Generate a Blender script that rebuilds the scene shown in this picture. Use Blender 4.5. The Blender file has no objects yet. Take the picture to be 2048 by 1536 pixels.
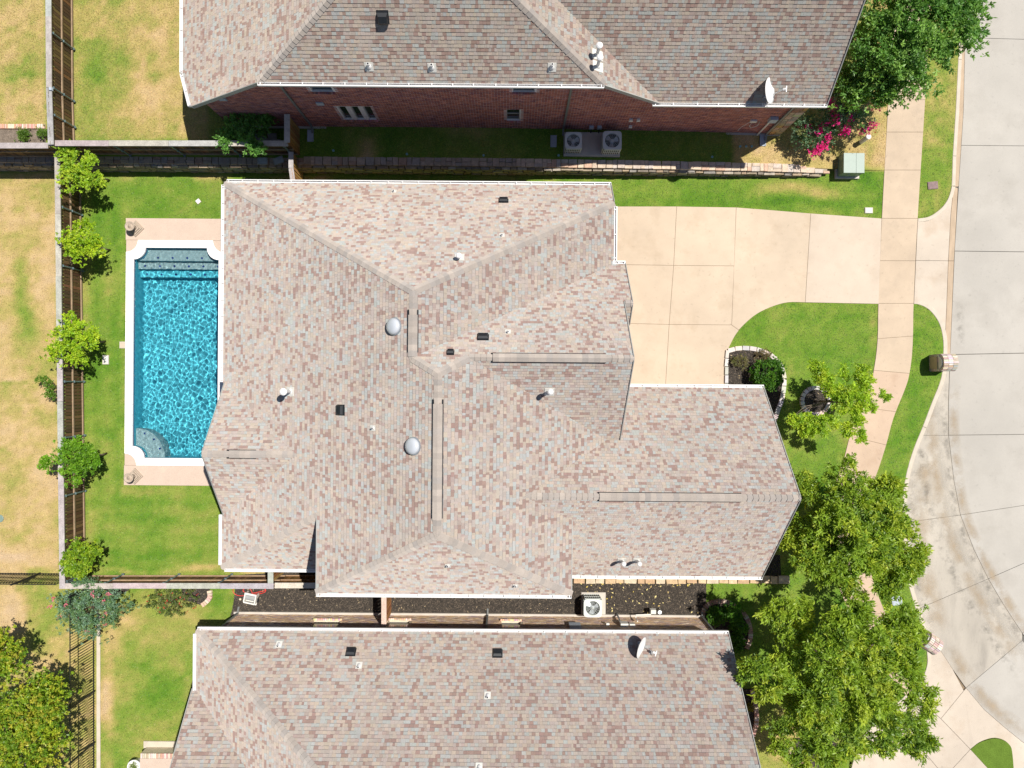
import bpy, bmesh, math, random
import numpy as np
from mathutils import Vector, Matrix, noise as mnoise

R = random.Random(11)
NR = np.random.default_rng(7)
S = bpy.context.scene
COL = S.collection

# ------------------------------------------------------------------ camera, sky, sun, exposure
CAM_H, FOC, THETA = 36.0, 1640.0, math.radians(0.429)
cam = bpy.data.objects.new('camera', bpy.data.cameras.new('camera'))
COL.objects.link(cam)
cam.location = (0, 0, CAM_H)
cam.rotation_euler = (0, 0, THETA)
cam.data.sensor_width = 36.0
cam.data.lens = 36.0 * FOC / 2048.0
cam.data.clip_end = 900.0
S.camera = cam

SUN = Vector((.36, .215, 1.0)).normalized()          # towards the sun
world = bpy.data.worlds.new("World")
S.world = world
world.use_nodes = True
wn = world.node_tree
sky = wn.nodes.new('ShaderNodeTexSky')
sky.sky_type = 'NISHITA'
sky.sun_disc = False
sky.sun_elevation = math.asin(SUN.z)
sky.sun_rotation = math.atan2(SUN.x, SUN.y)
sky.air_density = 1.0
sky.dust_density = 0.6
sky.ozone_density = 1.6
bg = wn.nodes['Background']
wn.links.new(sky.outputs[0], bg.inputs[0])
bg.inputs[1].default_value = 0.055
sl = bpy.data.lights.new('sun', 'SUN')
sl.energy = 4.0
sl.angle = math.radians(0.53)
sl.color = (1.0, .955, .88)
sun = bpy.data.objects.new('sun', sl)
COL.objects.link(sun)
sun.rotation_euler = (-SUN).to_track_quat('-Z', 'Y').to_euler()
sun.location = (20, 12, 50)
try:
    sl.cycles.is_caustics_light = True
except Exception:
    pass
S.view_settings.view_transform = 'Standard'
S.view_settings.look = 'None'
S.view_settings.exposure = 0.68
S.view_settings.gamma = 1.0
S.view_settings.use_curve_mapping = False

# ------------------------------------------------------------------ image coordinate helpers
CT, ST = math.cos(THETA), math.sin(THETA)


def P(px, py, z=0.0):
    """image pixel (px, py) cast through the camera to height z, in metres"""
    u = (px - 1024) / FOC
    v = -(py - 768) / FOC
    k = CAM_H - z
    return Vector(((CT * u - ST * v) * k, (ST * u + CT * v) * k, z))


def proj(x, y, z):
    k = CAM_H - z
    u, v = x / k, y / k
    return 1024 + FOC * (CT * u + ST * v), 768 - FOC * (-ST * u + CT * v)


def P2(px, py, z=0.0):
    p = P(px, py, z)
    return (p.x, p.y)


def on_wall(px, py, y):
    """point on a wall in the plane Y = y"""
    u = (px - 1024) / FOC
    v = -(py - 768) / FOC
    a, b = CT * u - ST * v, ST * u + CT * v
    k = y / b
    return a * k, CAM_H - k


def lot_z(x):
    return np.interp(x, [-80, -1, 5.9, 10.2, 12.6, 13.6, 14.6, 16.4, 90], [1.0, 1.0, .78, .55, .38, .22, .1, .005, .005])


# ------------------------------------------------------------------ mesh builder
class MB:
    def __init__(self):
        self.v, self.f, self.c = [], [], []

    def face(self, pts, col=None):
        n = len(self.v)
        self.v.extend([tuple(p) for p in pts])
        self.f.append(tuple(range(n, n + len(pts))))
        self.c.append(col)

    def mesh(self, verts, faces, col=None):
        n = len(self.v)
        self.v.extend([tuple(p) for p in verts])
        for f in faces:
            self.f.append(tuple(i + n for i in f))
            self.c.append(col)

    def box(self, c, s, rz=0.0, col=None, taper=1.0, tilt=None):
        hx, hy, hz = s[0] / 2, s[1] / 2, s[2] / 2
        vs = []
        M = Matrix.Rotation(rz, 3, 'Z')
        if tilt is not None:
            M = M @ tilt
        for z in (-1, 1):
            t = taper if z > 0 else 1.0
            for x, y in ((-1, -1), (1, -1), (1, 1), (-1, 1)):
                vs.append(M @ Vector((x * hx * t, y * hy * t, z * hz)) + Vector(c))
        self.mesh(vs, [(3, 2, 1, 0), (4, 5, 6, 7), (0, 1, 5, 4), (1, 2, 6, 5), (2, 3, 7, 6), (3, 0, 4, 7)], col)

    def bar(self, a, b, w, h, up=(0, 0, 1), col=None, ext=0.0):
        a, b = Vector(a), Vector(b)
        d = (b - a).normalized()
        a = a - d * ext
        b = b + d * ext
        s = d.cross(Vector(up))
        if s.length < 1e-5:
            s = Vector((1, 0, 0))
        s.normalize()
        t = s.cross(d)
        vs = [p + s * (i * w / 2) + t * (j * h / 2) for p in (a, b) for i, j in ((-1, -1), (1, -1), (1, 1), (-1, 1))]
        self.mesh(vs, [(0, 1, 2, 3), (7, 6, 5, 4), (0, 4, 5, 1), (1, 5, 6, 2), (2, 6, 7, 3), (3, 7, 4, 0)], col)

    def tube(self, pts, rs, n=8, col=None, caps=True):
        pts = [Vector(p) for p in pts]
        rings = []
        if not hasattr(rs, '__len__'):
            rs = [rs] * len(pts)
        for i, p in enumerate(pts):
            d = (pts[min(i + 1, len(pts) - 1)] - pts[max(i - 1, 0)]).normalized()
            a = d.cross(Vector((0, 0, 1)))
            if a.length < 1e-3:
                a = Vector((1, 0, 0))
            a.normalize()
            b = d.cross(a)
            rings.append([p + a * (rs[i] * math.cos(2 * math.pi * k / n)) + b * (rs[i] * math.sin(2 * math.pi * k / n)) for k in range(n)])
        vs = [q for r in rings for q in r]
        fs = []
        for i in range(len(pts) - 1):
            for k in range(n):
                k2 = (k + 1) % n
                fs.append((i * n + k, (i + 1) * n + k, (i + 1) * n + k2, i * n + k2))
        if caps:
            fs.append(tuple(range(n)))
            fs.append(tuple(reversed(range((len(pts) - 1) * n, len(pts) * n))))
        self.mesh(vs, fs, col)

    def lathe(self, c, prof, n=16, col=None):
        c = Vector(c)
        vs = [c + Vector((r * math.cos(2 * math.pi * k / n), r * math.sin(2 * math.pi * k / n), z)) for r, z in prof for k in range(n)]
        fs = []
        for i in range(len(prof) - 1):
            for k in range(n):
                k2 = (k + 1) % n
                fs.append((i * n + k, i * n + k2, (i + 1) * n + k2, (i + 1) * n + k))
        if prof[0][0] > 1e-4:
            fs.append(tuple(reversed(range(n))))
        if prof[-1][0] > 1e-4:
            fs.append(tuple(range((len(prof) - 1) * n, len(prof) * n)))
        self.mesh(vs, fs, col)

    def prism(self, poly, z0, z1, col=None, zt=None, inset=0.0, bevel=0.0):
        """vertical prism of a plan polygon; zt(x,y) may vary the top"""
        poly = [tuple(p[:2]) for p in poly]
        if area2(poly) < 0:
            poly = poly[::-1]
        if inset:
            poly = offset(poly, -inset)
        n = len(poly)
        top = [(x, y, (zt(x, y) if zt else z1)) for x, y in poly]
        bot = [(x, y, (zt(x, y) + z0 - z1 if zt else z0)) for x, y in poly]
        if bevel:
            pin = offset(poly, -bevel)
            mid = [(t[0], t[1], t[2] - bevel) for t in top]
            top = [(x, y, t[2]) for (x, y), t in zip(pin, top)]
            self.mesh(bot + mid + top, [tuple(reversed(range(n))), tuple(range(2 * n, 3 * n))] +
                      [(i, (i + 1) % n, n + (i + 1) % n, n + i) for i in range(n)] +
                      [(n + i, n + (i + 1) % n, 2 * n + (i + 1) % n, 2 * n + i) for i in range(n)], col)
        else:
            self.mesh(bot + top, [tuple(reversed(range(n))), tuple(range(n, 2 * n))] + [(i, (i + 1) % n, n + (i + 1) % n, n + i) for i in range(n)], col)


def area2(p):
    return sum(p[i][0] * p[(i + 1) % len(p)][1] - p[(i + 1) % len(p)][0] * p[i][1] for i in range(len(p))) / 2


def offset(poly, d):
    """offset of a ccw polygon outward by d"""
    out = []
    n = len(poly)
    for i in range(n):
        a, b, c = Vector(poly[i - 1]), Vector(poly[i]), Vector(poly[(i + 1) % n])
        e1, e2 = (b - a), (c - b)
        if e1.length < 1e-6 or e2.length < 1e-6:
            out.append(tuple(b))
            continue
        e1.normalize()
        e2.normalize()
        n1, n2 = Vector((e1.y, -e1.x)), Vector((e2.y, -e2.x))
        m = n1 + n2
        k = max(m.length_squared / 2, .35)
        out.append(tuple(b + m * (d / k)))
    return out


def smooth_line(pts, n=6, closed=False):
    """Catmull-Rom through plan points"""
    out = []
    L = len(pts)
    rng = range(L if closed else L - 1)
    for i in rng:
        p = [Vector(pts[(i + k) % L] if closed else pts[min(max(i + k, 0), L - 1)]) for k in (-1, 0, 1, 2)]
        for j in range(n):
            t = j / n
            out.append(tuple(.5 * ((2 * p[1]) + (p[2] - p[0]) * t + (2 * p[0] - 5 * p[1] + 4 * p[2] - p[3]) * t * t + (3 * p[1] - p[0] - 3 * p[2] + p[3]) * t ** 3)))
    if not closed:
        out.append(tuple(pts[-1]))
    return out


def make_mesh(name, mb, mat, off=(0, 0, 0), smooth=False):
    me = bpy.data.meshes.new(name)
    ox, oy, oz = off
    me.from_pydata([(x - ox, y - oy, z - oz) for x, y, z in mb.v], [], mb.f)
    if any(c is not None for c in mb.c):
        at = me.attributes.new('Col', 'FLOAT_COLOR', 'FACE')
        arr = np.ones((len(mb.f), 4), dtype=np.float32)
        for i, c in enumerate(mb.c):
            if c is not None:
                arr[i, :3] = c
        at.data.foreach_set('color', arr.ravel())
    if smooth:
        me.polygons.foreach_set('use_smooth', [True] * len(me.polygons))
    me.materials.append(mat)
    return me


def root_loc(o):
    while o.parent:
        o = o.parent
    return o.location


def obj(name, mb, mat, parent=None, smooth=False, local=False, kind=None):
    off = (0, 0, 0)
    if parent is not None and not local:
        off = tuple(root_loc(parent))
    me = mb if isinstance(mb, bpy.types.Mesh) else make_mesh(name, mb, mat, off, smooth)
    o = bpy.data.objects.new(name, me)
    COL.objects.link(o)
    if parent is not None:
        o.parent = parent
    if kind:
        o['kind'] = kind
    return o


def thing(name, label, cat, loc=(0, 0, 0), rz=0.0, group=None):
    o = bpy.data.objects.new(name, None)
    COL.objects.link(o)
    o.location = loc
    o.rotation_euler = (0, 0, rz)
    o.empty_display_size = .2
    o['label'] = label
    o['category'] = cat
    if group:
        o['group'] = group
    return o


def tag(o, label, cat, group=None):
    o['label'] = label
    o['category'] = cat
    if group:
        o['group'] = group
    return o


def copy_tree(o, parent=None):
    c = o.copy()
    COL.objects.link(c)
    if parent is not None:
        c.parent = parent
    for ch in list(o.children):
        copy_tree(ch, c)
    return c


# ------------------------------------------------------------------ materials
def mat(name, base=(.5, .5, .5), rough=.8, var=.12, scale=6.0, fine=.0, fscale=90.0, bump=0.0, bscale=60.0, attr=False, spec=.3,
        metal=0.0, drough=0.0, stain=None, stain_scale=.5, stain_amt=.5, stretch=None, spots=0.0):
    m = bpy.data.materials.new(name)
    m.use_nodes = True
    nt = m.node_tree
    N, Lk = nt.nodes, nt.links
    b = N['Principled BSDF']
    b.inputs['Roughness'].default_value = rough
    b.inputs['Metallic'].default_value = metal
    b.inputs['Diffuse Roughness'].default_value = drough
    b.inputs['Specular IOR Level'].default_value = spec
    tc = N.new('ShaderNodeTexCoord')
    src = tc.outputs['Object']
    if stretch:
        mp = N.new('ShaderNodeMapping')
        mp.inputs['Scale'].default_value = stretch
        Lk.new(src, mp.inputs[0])
        src = mp.outputs[0]
    if attr:
        a = N.new('ShaderNodeAttribute')
        a.attribute_name = 'Col'
        col = a.outputs['Color']
    else:
        rgb = N.new('ShaderNodeRGB')
        rgb.outputs[0].default_value = (*base, 1)
        col = rgb.outputs[0]

    def nz(sc, det=4.0, r=.55):
        n = N.new('ShaderNodeTexNoise')
        n.inputs['Scale'].default_value = sc
        n.inputs['Detail'].default_value = det
        n.inputs['Roughness'].default_value = r
        Lk.new(src, n.inputs['Vector'])
        return n.outputs['Fac']

    def mul(colour, fac, amt):
        mr = N.new('ShaderNodeMapRange')
        mr.inputs[1].default_value = .25
        mr.inputs[2].default_value = .75
        mr.inputs[3].default_value = 1 - amt
        mr.inputs[4].default_value = 1 + amt
        Lk.new(fac, mr.inputs[0])
        mx = N.new('ShaderNodeMix')
        mx.data_type = 'RGBA'
        mx.blend_type = 'MULTIPLY'
        mx.inputs[0].default_value = 1.0
        Lk.new(colour, mx.inputs[6])
        Lk.new(mr.outputs[0], mx.inputs[7])
        return mx.outputs[2]
    if var:
        col = mul(col, nz(scale), var)
    if fine:
        col = mul(col, nz(fscale, 2.0), fine)
    if stain is not None:
        f = nz(stain_scale, 6.0, .62)
        mr = N.new('ShaderNodeMapRange')
        mr.inputs[1].default_value = .52
        mr.inputs[2].default_value = .74
        mr.inputs[3].default_value = 0
        mr.inputs[4].default_value = stain_amt
        Lk.new(f, mr.inputs[0])
        mx = N.new('ShaderNodeMix')
        mx.data_type = 'RGBA'
        Lk.new(mr.outputs[0], mx.inputs[0])
        Lk.new(col, mx.inputs[6])
        mx.inputs[7].default_value = (*stain, 1)
        col = mx.outputs[2]
    if spots:
        f = nz(5.5, 5.0, .7)
        mr = N.new('ShaderNodeMapRange')
        mr.inputs[1].default_value = .60
        mr.inputs[2].default_value = .70
        mr.inputs[3].default_value = 1
        mr.inputs[4].default_value = 1 - spots
        Lk.new(f, mr.inputs[0])
        f2 = nz(.23, 3.0, .5)
        mr2 = N.new('ShaderNodeMapRange')
        mr2.inputs[1].default_value = .3
        mr2.inputs[2].default_value = .7
        mr2.inputs[3].default_value = .90
        mr2.inputs[4].default_value = 1.07
        Lk.new(f2, mr2.inputs[0])
        mm = N.new('ShaderNodeMath')
        mm.operation = 'MULTIPLY'
        Lk.new(mr.outputs[0], mm.inputs[0])
        Lk.new(mr2.outputs[0], mm.inputs[1])
        mx = N.new('ShaderNodeMix')
        mx.data_type = 'RGBA'
        mx.blend_type = 'MULTIPLY'
        mx.inputs[0].default_value = 1.0
        Lk.new(col, mx.inputs[6])
        Lk.new(mm.outputs[0], mx.inputs[7])
        col = mx.outputs[2]
    Lk.new(col, b.inputs['Base Color'])
    if bump:
        bp = N.new('ShaderNodeBump')
        bp.inputs['Strength'].default_value = bump
        bp.inputs['Distance'].default_value = .02
        Lk.new(nz(bscale, 3.0), bp.inputs['Height'])
        Lk.new(bp.outputs[0], b.inputs['Normal'])
    return m


def leaf_mat(name, trans=.35, rough=.5):
    m = bpy.data.materials.new(name)
    m.use_nodes = True
    N, Lk = m.node_tree.nodes, m.node_tree.links
    b = N['Principled BSDF']
    b.inputs['Roughness'].default_value = rough
    b.inputs['Specular IOR Level'].default_value = .35
    a = N.new('ShaderNodeAttribute')
    a.attribute_name = 'Col'
    tr = N.new('ShaderNodeBsdfTranslucent')
    hs = N.new('ShaderNodeHueSaturation')
    hs.inputs['Hue'].default_value = .485
    hs.inputs['Saturation'].default_value = 1.15
    hs.inputs['Value'].default_value = 1.5
    Lk.new(a.outputs['Color'], hs.inputs['Color'])
    Lk.new(hs.outputs[0], tr.inputs['Color'])
    Lk.new(a.outputs['Color'], b.inputs['Base Color'])
    mx = N.new('ShaderNodeMixShader')
    mx.inputs[0].default_value = trans
    Lk.new(b.outputs[0], mx.inputs[1])
    Lk.new(tr.outputs[0], mx.inputs[2])
    Lk.new(mx.outputs[0], N['Material Output'].inputs[0])
    return m


M = {}
M['lawn'] = mat('lawn_soil', attr=True, rough=1, var=.14, scale=3.0, fine=.30, fscale=26.0, bump=.9, bscale=22.0, spec=.05)
M['grass'] = leaf_mat('grass_blade', .25, .6)
M['leaf'] = leaf_mat('leaf', .38, .45)
M['bark'] = mat('bark', (.16, .125, .095), .9, .3, 14, bump=.6, bscale=25)
M['drive'] = mat('driveway_concrete', (.50, .405, .305), .85, .06, 1.3, fine=.05, fscale=70, bump=.08, bscale=150, stain=(.40, .31, .22), stain_scale=.9, stain_amt=.6, spots=0.16)
M['drive_pale'] = mat('pale_driveway_concrete', (.50, .415, .33), .85, .05, 1.3, fine=.05, fscale=70, bump=.08, bscale=150, stain=(.42, .34, .26), stain_scale=.9, stain_amt=.6, spots=0.14)
M['walk'] = mat('sidewalk_concrete', (.475, .375, .275), .85, .07, 1.5, fine=.06, fscale=70, bump=.08, bscale=150, stain=(.36, .29, .22), stain_scale=1.6, stain_amt=.5, spots=0.18)
M['walk_pink'] = mat('pinkish_sidewalk_concrete', (.475, .355, .26), .85, .07, 1.5, fine=.06, fscale=70, bump=.08, bscale=150, stain=(.38, .26, .18), stain_scale=1.6, stain_amt=.5, spots=0.20)
M['joint'] = mat('joint_filler', (.20, .15, .10), .95, .2, 4)
M['street'] = mat('street_concrete', (.395, .368, .328), .9, .05, .8, fine=.06, fscale=60, bump=.06, bscale=120, stain=(.30, .275, .24), stain_scale=.45, stain_amt=.6, spots=0.14)
M['gutterpan'] = mat('stained_gutter_concrete', (.40, .36, .305), .9, .10, 1.0, fine=.07, fscale=60, bump=.06, bscale=120, stain=(.25, .225, .195), stain_scale=1.1, stain_amt=.6, stretch=(1.6, .5, 1), spots=0.20)
M['apron'] = mat('apron_concrete', (.475, .405, .33), .85, .06, 1.3, fine=.05, fscale=70, bump=.08, bscale=150, stain=(.38, .29, .21), stain_scale=.9, stain_amt=.6, spots=0.16)
M['curb'] = mat('curb_concrete', (.49, .43, .35), .85, .1, 3, fine=.06, fscale=60)
M['curb_tan'] = mat('tan_gutter_concrete', (.40, .305, .215), .9, .14, 2.5, fine=.08, fscale=60, stretch=(2, .7, 1))
M['tar'] = mat('street_joint_tar', (.13, .12, .105), .8, .2, 5)
M['deck'] = mat('pool_deck_aggregate', (.50, .39, .315), .9, .05, 2, fine=.16, fscale=55, bump=.15, bscale=80)
M['coping'] = mat('white_coping_stone', (.86, .83, .81), .7, .03, 4, bump=.05, bscale=60)
M['navy'] = mat('navy_waterline_tile', (.012, .03, .16), .25, .35, 18, spec=.5)
M['plaster'] = mat('pebble_plaster', (.10, .465, .56), .8, .06, 5, fine=.12, fscale=40)
M['step'] = mat('pale_pebble_step', (.33, .38, .385), .8, .08, 8, fine=.25, fscale=45)
M['shingle'] = mat('asphalt_shingle', attr=True, rough=.95, var=.05, scale=.55, fine=.13, fscale=38, spec=.05, drough=1.0)
M['roofdeck'] = mat('roof_felt', (.16, .14, .125), .95, .1, 4)
M['cap'] = mat('ridge_cap_shingle', attr=True, rough=.95, var=.08, scale=3, fine=.10, fscale=40, spec=.05, drough=1.0)
M['white'] = mat('white_painted_metal', (.70, .69, .68), .45, .04, 5, spec=.4)
M['trim'] = mat('painted_trim', (.33, .33, .31), .6, .06, 4)
M['spout'] = mat('grey_spout', (.17, .175, .17), .5, .06, 4)
M['black'] = mat('black_plastic', (.012, .014, .018), .5, .2, 8, spec=.4)
M['galv'] = mat('galvanised_steel', (.42, .45, .48), .4, .12, 9, metal=.6, spec=.5)
M['postmetal'] = mat('fence_post_steel', (.16, .22, .24), .45, .2, 9, metal=.4)
M['brick'] = mat('face_brick', attr=True, rough=.9, var=.15, scale=9, fine=.2, fscale=50, bump=.2, bscale=80)
M['mortar'] = mat('light_mortar', (.70, .66, .66), .95, .12, 8, bump=.2, bscale=90)
M['mortar_tan'] = mat('tan_mortar', (.62, .53, .40), .95, .12, 8, bump=.2, bscale=90)
M['wallbrick'] = mat('brick_wall_plain', (.33, .20, .15), .9, .2, 6)
M['stone'] = mat('rubble_stone', attr=True, rough=.95, var=.22, scale=6, fine=.2, fscale=30, bump=.6, bscale=18)
M['board'] = mat('stained_board', attr=True, rough=.8, var=.35, scale=2.5, fine=.25, fscale=14, bump=.2, bscale=20, stretch=(9, 9, .6))
M['greywood'] = mat('weathered_board', attr=True, rough=.9, var=.22, scale=3, fine=.2, fscale=20, bump=.2, bscale=30)
M['iron'] = mat('black_iron', (.018, .02, .022), .5, .2, 8, metal=.3)
M['mulch'] = mat('mulch', (.043, .036, .030), 1, .3, 6, fine=.7, fscale=34, bump=1, bscale=28)
M['chip'] = mat('mulch_chip', attr=True, rough=.95, var=.2, scale=8)
M['glass'] = mat('window_glass', (.02, .03, .035), .06, .1, 3, spec=.6)
M['frame'] = mat('window_frame', (.40, .39, .35), .5, .05, 5)
M['green'] = mat('green_enamel', (.17, .235, .195), .45, .07, 6, spec=.4, fine=.04, fscale=60)
M['acgrey'] = mat('beige_enamel', (.55, .58, .55), .5, .06, 5)
M['acdark'] = mat('condenser_interior', (.09, .10, .105), .7, .2, 8)
M['fan'] = mat('fan_blade_metal', (.42, .46, .49), .4, .08, 5, metal=.3)
M['conc'] = mat('plain_concrete', (.47, .43, .38), .9, .1, 3, fine=.06, fscale=60, bump=.1, bscale=90)
M['lid'] = mat('meter_lid', (.60, .585, .54), .8, .08, 6)
M['lidblue'] = mat('grey_blue_lid', (.38, .42, .47), .8, .1, 6)
M['lidbrown'] = mat('brown_cast_lid', (.22, .155, .15), .9, .25, 12, bump=.4, bscale=40)
M['hose'] = mat('red_hose', (.62, .05, .045), .4, .1, 6)
M['plastic'] = mat('white_plastic', (.72, .70, .65), .4, .05, 5)
M['teal'] = mat('drum_plastic', (.30, .31, .31), .5, .1, 5)
M['bronze'] = mat('cast_stone', (.38, .31, .245), .8, .15, 10, fine=.15, fscale=40)
M['edge_white'] = mat('pale_edging_block', attr=True, rough=.9, var=.1, scale=7, fine=.1, fscale=50, bump=.2, bscale=50)
M['petal'] = leaf_mat('petal', .3, .5)
M['skylight'] = mat('frosted_dome', (.46, .48, .51), .3, .05, 3, spec=.5)
M['cable'] = mat('pale_cable', (.62, .6, .55), .6, .05, 6)


def water_mat():
    m = bpy.data.materials.new('pool_water')
    m.use_nodes = True
    N, Lk = m.node_tree.nodes, m.node_tree.links
    for n in list(N):
        if n.type == 'BSDF_PRINCIPLED':
            N.remove(n)
    g = N.new('ShaderNodeBsdfGlass')
    g.inputs['IOR'].default_value = 1.33
    g.inputs['Roughness'].default_value = 0.0
    g.inputs['Color'].default_value = (.86, .98, 1, 1)
    Lk.new(g.outputs[0], N['Material Output'].inputs[0])
    return m


M['water'] = water_mat()

# ------------------------------------------------------------------ roof planes, z = a x + b y + c (main house, north house, south house)
PL = {'W': (.679, 0, 10.854), 'E1': (-.63, 0, 6.492), 'E2': (-.682, 0, 7.559), 'N': (0, -1.141, 12.119), 'S': (0, 1.169, 15.033),
      'GN': (0, -1.185, 9.599), 'GS': (0, 1.157, 7.522), 'FN': (0, -1.122, 2.79), 'FS': (0, 1.153, 11.763), 'PN': (0, -.90, 2.96),
      'PS': (0, .90, 7.82), 'Q': (0, 1.176, 11.793), 'SG': (0, 1.12, 2.72),
      'nS': (0, 1.335, -6.826), 'nW': (.805, 0, 14.463), 'nE': (-.795, 0, 9.722), 'nF': (0, 1.358, -8.873),
      'sN': (0, -1.27, -8.691), 'sW': (.763, 0, 13.137)}


def I3(*ks):
    """meeting point of three planes; ('x',v), ('y',v) and ('z',v) are upright or level planes"""
    A, B = [], []
    for k in ks:
        if isinstance(k, str):
            a, b, c = PL[k]
            A.append((-a, -b, 1))
            B.append(c)
        else:
            A.append({'x': (1, 0, 0), 'y': (0, 1, 0), 'z': (0, 0, 1)}[k[0]])
            B.append(k[1])
    return Vector(np.linalg.solve(np.array(A, float), np.array(B, float)))


ZE = 2.95
xW = (ZE - PL['W'][2]) / PL['W'][0]
p_nw = I3('N', 'W', ('z', ZE))
p_t1 = I3('W', 'N', 'E1')
p_t2 = I3('W', 'E1', 'GN')
p_t3 = I3('W', 'GN', 'E2')
p_t4 = I3('GN', 'GS', 'E2')
p_v1 = I3('GS', 'FN', 'E2')
p_t5 = I3('FN', 'FS', 'E2')
p_t6 = I3('W', 'E2', 'S')
ZB = 6.04
p_sw = I3('W', 'S', ('z', ZB))
p_se = I3('E2', 'S', ('z', ZB))
p_q1 = I3('W', 'Q', ('x', p_sw.x))
p_q2 = I3('W', 'Q', ('z', ZE))
p_pr = I3('PN', 'PS', 'W')
xP = -11.56
p_pa = I3('PN', 'PS', ('x', xP))
p_pn = I3('W', 'PN', ('x', xP))
p_ps = I3('W', 'PS', ('x', xP))
xE1 = 3.93
p_ne = I3('N', 'E1', ('x', xE1))
p_ne2 = I3('N', ('x', xE1), ('z', ZE))
p_e1s = I3('E1', 'GN', ('x', xE1))
xG = 4.07
p_ga = I3('GN', 'GS', ('x', xG))
p_gs = I3('GS', 'FN', ('x', xG))
yK = (PL['SG'][2] - PL['GN'][2]) / (PL['GN'][1] - PL['SG'][1])
xF = 10.16
p_fa = I3('FN', 'FS', ('x', xF))
p_fn = I3('FN', ('x', xF), ('z', 2.88))
p_fs = I3('FS', ('x', xF), ('z', 2.88))
p_f2 = I3('FS', 'E2', ('x', p_se.x))


def on(pl, x, y):
    a, b, c = PL[pl]
    return Vector((x, y, a * x + b * y + c))


main_polys = [
    ('W', [p_nw, p_t1, p_t2, p_t3, p_t6, p_sw, p_q1, p_q2, on('W', xW, p_ps.y), p_ps, p_pr, p_pn, on('W', xW, p_pn.y)]),
    ('E1', [p_t1, p_ne, p_e1s, p_t2]),
    ('N', [p_nw, p_ne2, p_ne, p_t1]),
    ('GN', [p_t2, p_t3, p_t4, p_ga, on('GN', xG, yK), on('GN', 4.38, yK), on('GN', 4.38, p_e1s.y), p_e1s]),
    ('SG', [on('SG', 3.9, yK), on('SG', 3.9, 2.3), on('SG', 4.38, 2.3), on('SG', 4.38, yK)]),
    ('GS', [p_t4, p_v1, p_gs, p_ga]),
    ('FN', [p_t5, p_fa, p_fn, on('FN', 4.0, p_fn.y), on('FN', 4.0, p_v1.y), p_v1]),
    ('FS', [p_t5, p_f2, on('FS', p_se.x - .1, p_f2.y), on('FS', p_se.x - .1, p_fs.y), p_fs, p_fa]),
    ('E2', [p_t3, p_t6, p_se, p_f2, p_t5, p_v1, p_t4]),
    ('S', [p_t6, p_sw, p_se]),
    ('Q', [p_q1, p_q2, on('Q', p_sw.x + .15, p_q2.y), on('Q', p_sw.x + .15, p_q1.y)]),
    ('PN', [p_pr, p_pa, p_pn]),
    ('PS', [p_pr, p_ps, p_pa]),
]
# north house
yN = 10.52
n1 = I3('nS', 'nW', ('z', 7.22))
n2 = I3('nS', 'nE', ('z', 7.22))
n3 = I3('nS', 'nW', 'nE')
n4 = Vector((n3.x, n3.y + 2.6, n3.z))
PL['nN'] = (0, -1.335, n4.z + 1.335 * n4.y)
n5 = I3('nN', 'nW', ('z', 7.22))
n6 = I3('nN', 'nE', ('z', 7.22))
xNF = 11.66
n7 = I3('nE', 'nF', ('y', yN))
yR = 14.0
n8 = I3('nE', 'nF', ('y', yR))
PL['nR'] = (0, -1.358, n8.z + 1.358 * yR)
yB = 2 * yR - yN
n9 = I3('nE', 'nR', ('y', yB))
north_polys = [
    ('nS', [n1, n2, n3]),
    ('nW', [on('nW', -12.42, 10.58), n1, n3, n4, n5, on('nW', -12.98, n5.y), on('nW', -12.9, 12.0)]),
    ('nE', [n2, n7, n8, n9, on('nE', n9.x, n6.y), n6, n4, n3]),
    ('nN', [n4, n6, n5]),
    ('nF', [n7, on('nF', xNF, yN), on('nF', xNF, yR), n8]),
    ('nR', [n8, on('nR', xNF, yR), on('nR', xNF, yB), n9]),
]
# south house
ZS = 3.72
s1 = I3('sN', 'sW', ('z', ZS))
xSE = 8.59
yS = -14.9
s2 = I3('sN', 'sW', ('y', yS))
PL['sS'] = (0, 1.27, s2.z - 1.27 * yS)
s3 = I3('sS', 'sW', ('z', ZS))
PL['sPN'] = (0, -.95, ZS - .95 * 12.15)
PL['sPS'] = (0, .95, ZS + .95 * 17.4)
xSP = -12.5
s4 = I3('sPN', 'sPS', 'sW')
s5 = I3('sPN', 'sPS', ('x', xSP))
s6 = I3('sPN', 'sW', ('x', s1.x))
s7 = I3('sPS', 'sW', ('x', s1.x))
south_polys = [
    ('sN', [s1, s2, on('sN', xSE, yS), on('sN', xSE, s1.y)]),
    ('sW', [s1, s6, s4, s7, s3, s2]),
    ('sS', [s2, s3, on('sS', xSE, s3.y), on('sS', xSE, yS)]),
    ('sPN', [s4, s6, on('sPN', xSP, s6.y), s5]),
    ('sPS', [s4, s5, on('sPS', xSP, s7.y), s7]),
]


def in_poly(x, y, poly):
    c = False
    n = len(poly)
    for i in range(n):
        x1, y1 = poly[i][0], poly[i][1]
        x2, y2 = poly[i - 1][0], poly[i - 1][1]
        if (y1 > y) != (y2 > y) and x < (x2 - x1) * (y - y1) / (y2 - y1) + x1:
            c = not c
    return c


def roof_z(polys, x, y, default=None):
    best = default
    for k, pts in polys:
        if in_poly(x, y, pts):
            a, b, c = PL[k]
            z = a * x + b * y + c
            if best is None or z > best:
                best = z
    return best


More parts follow.
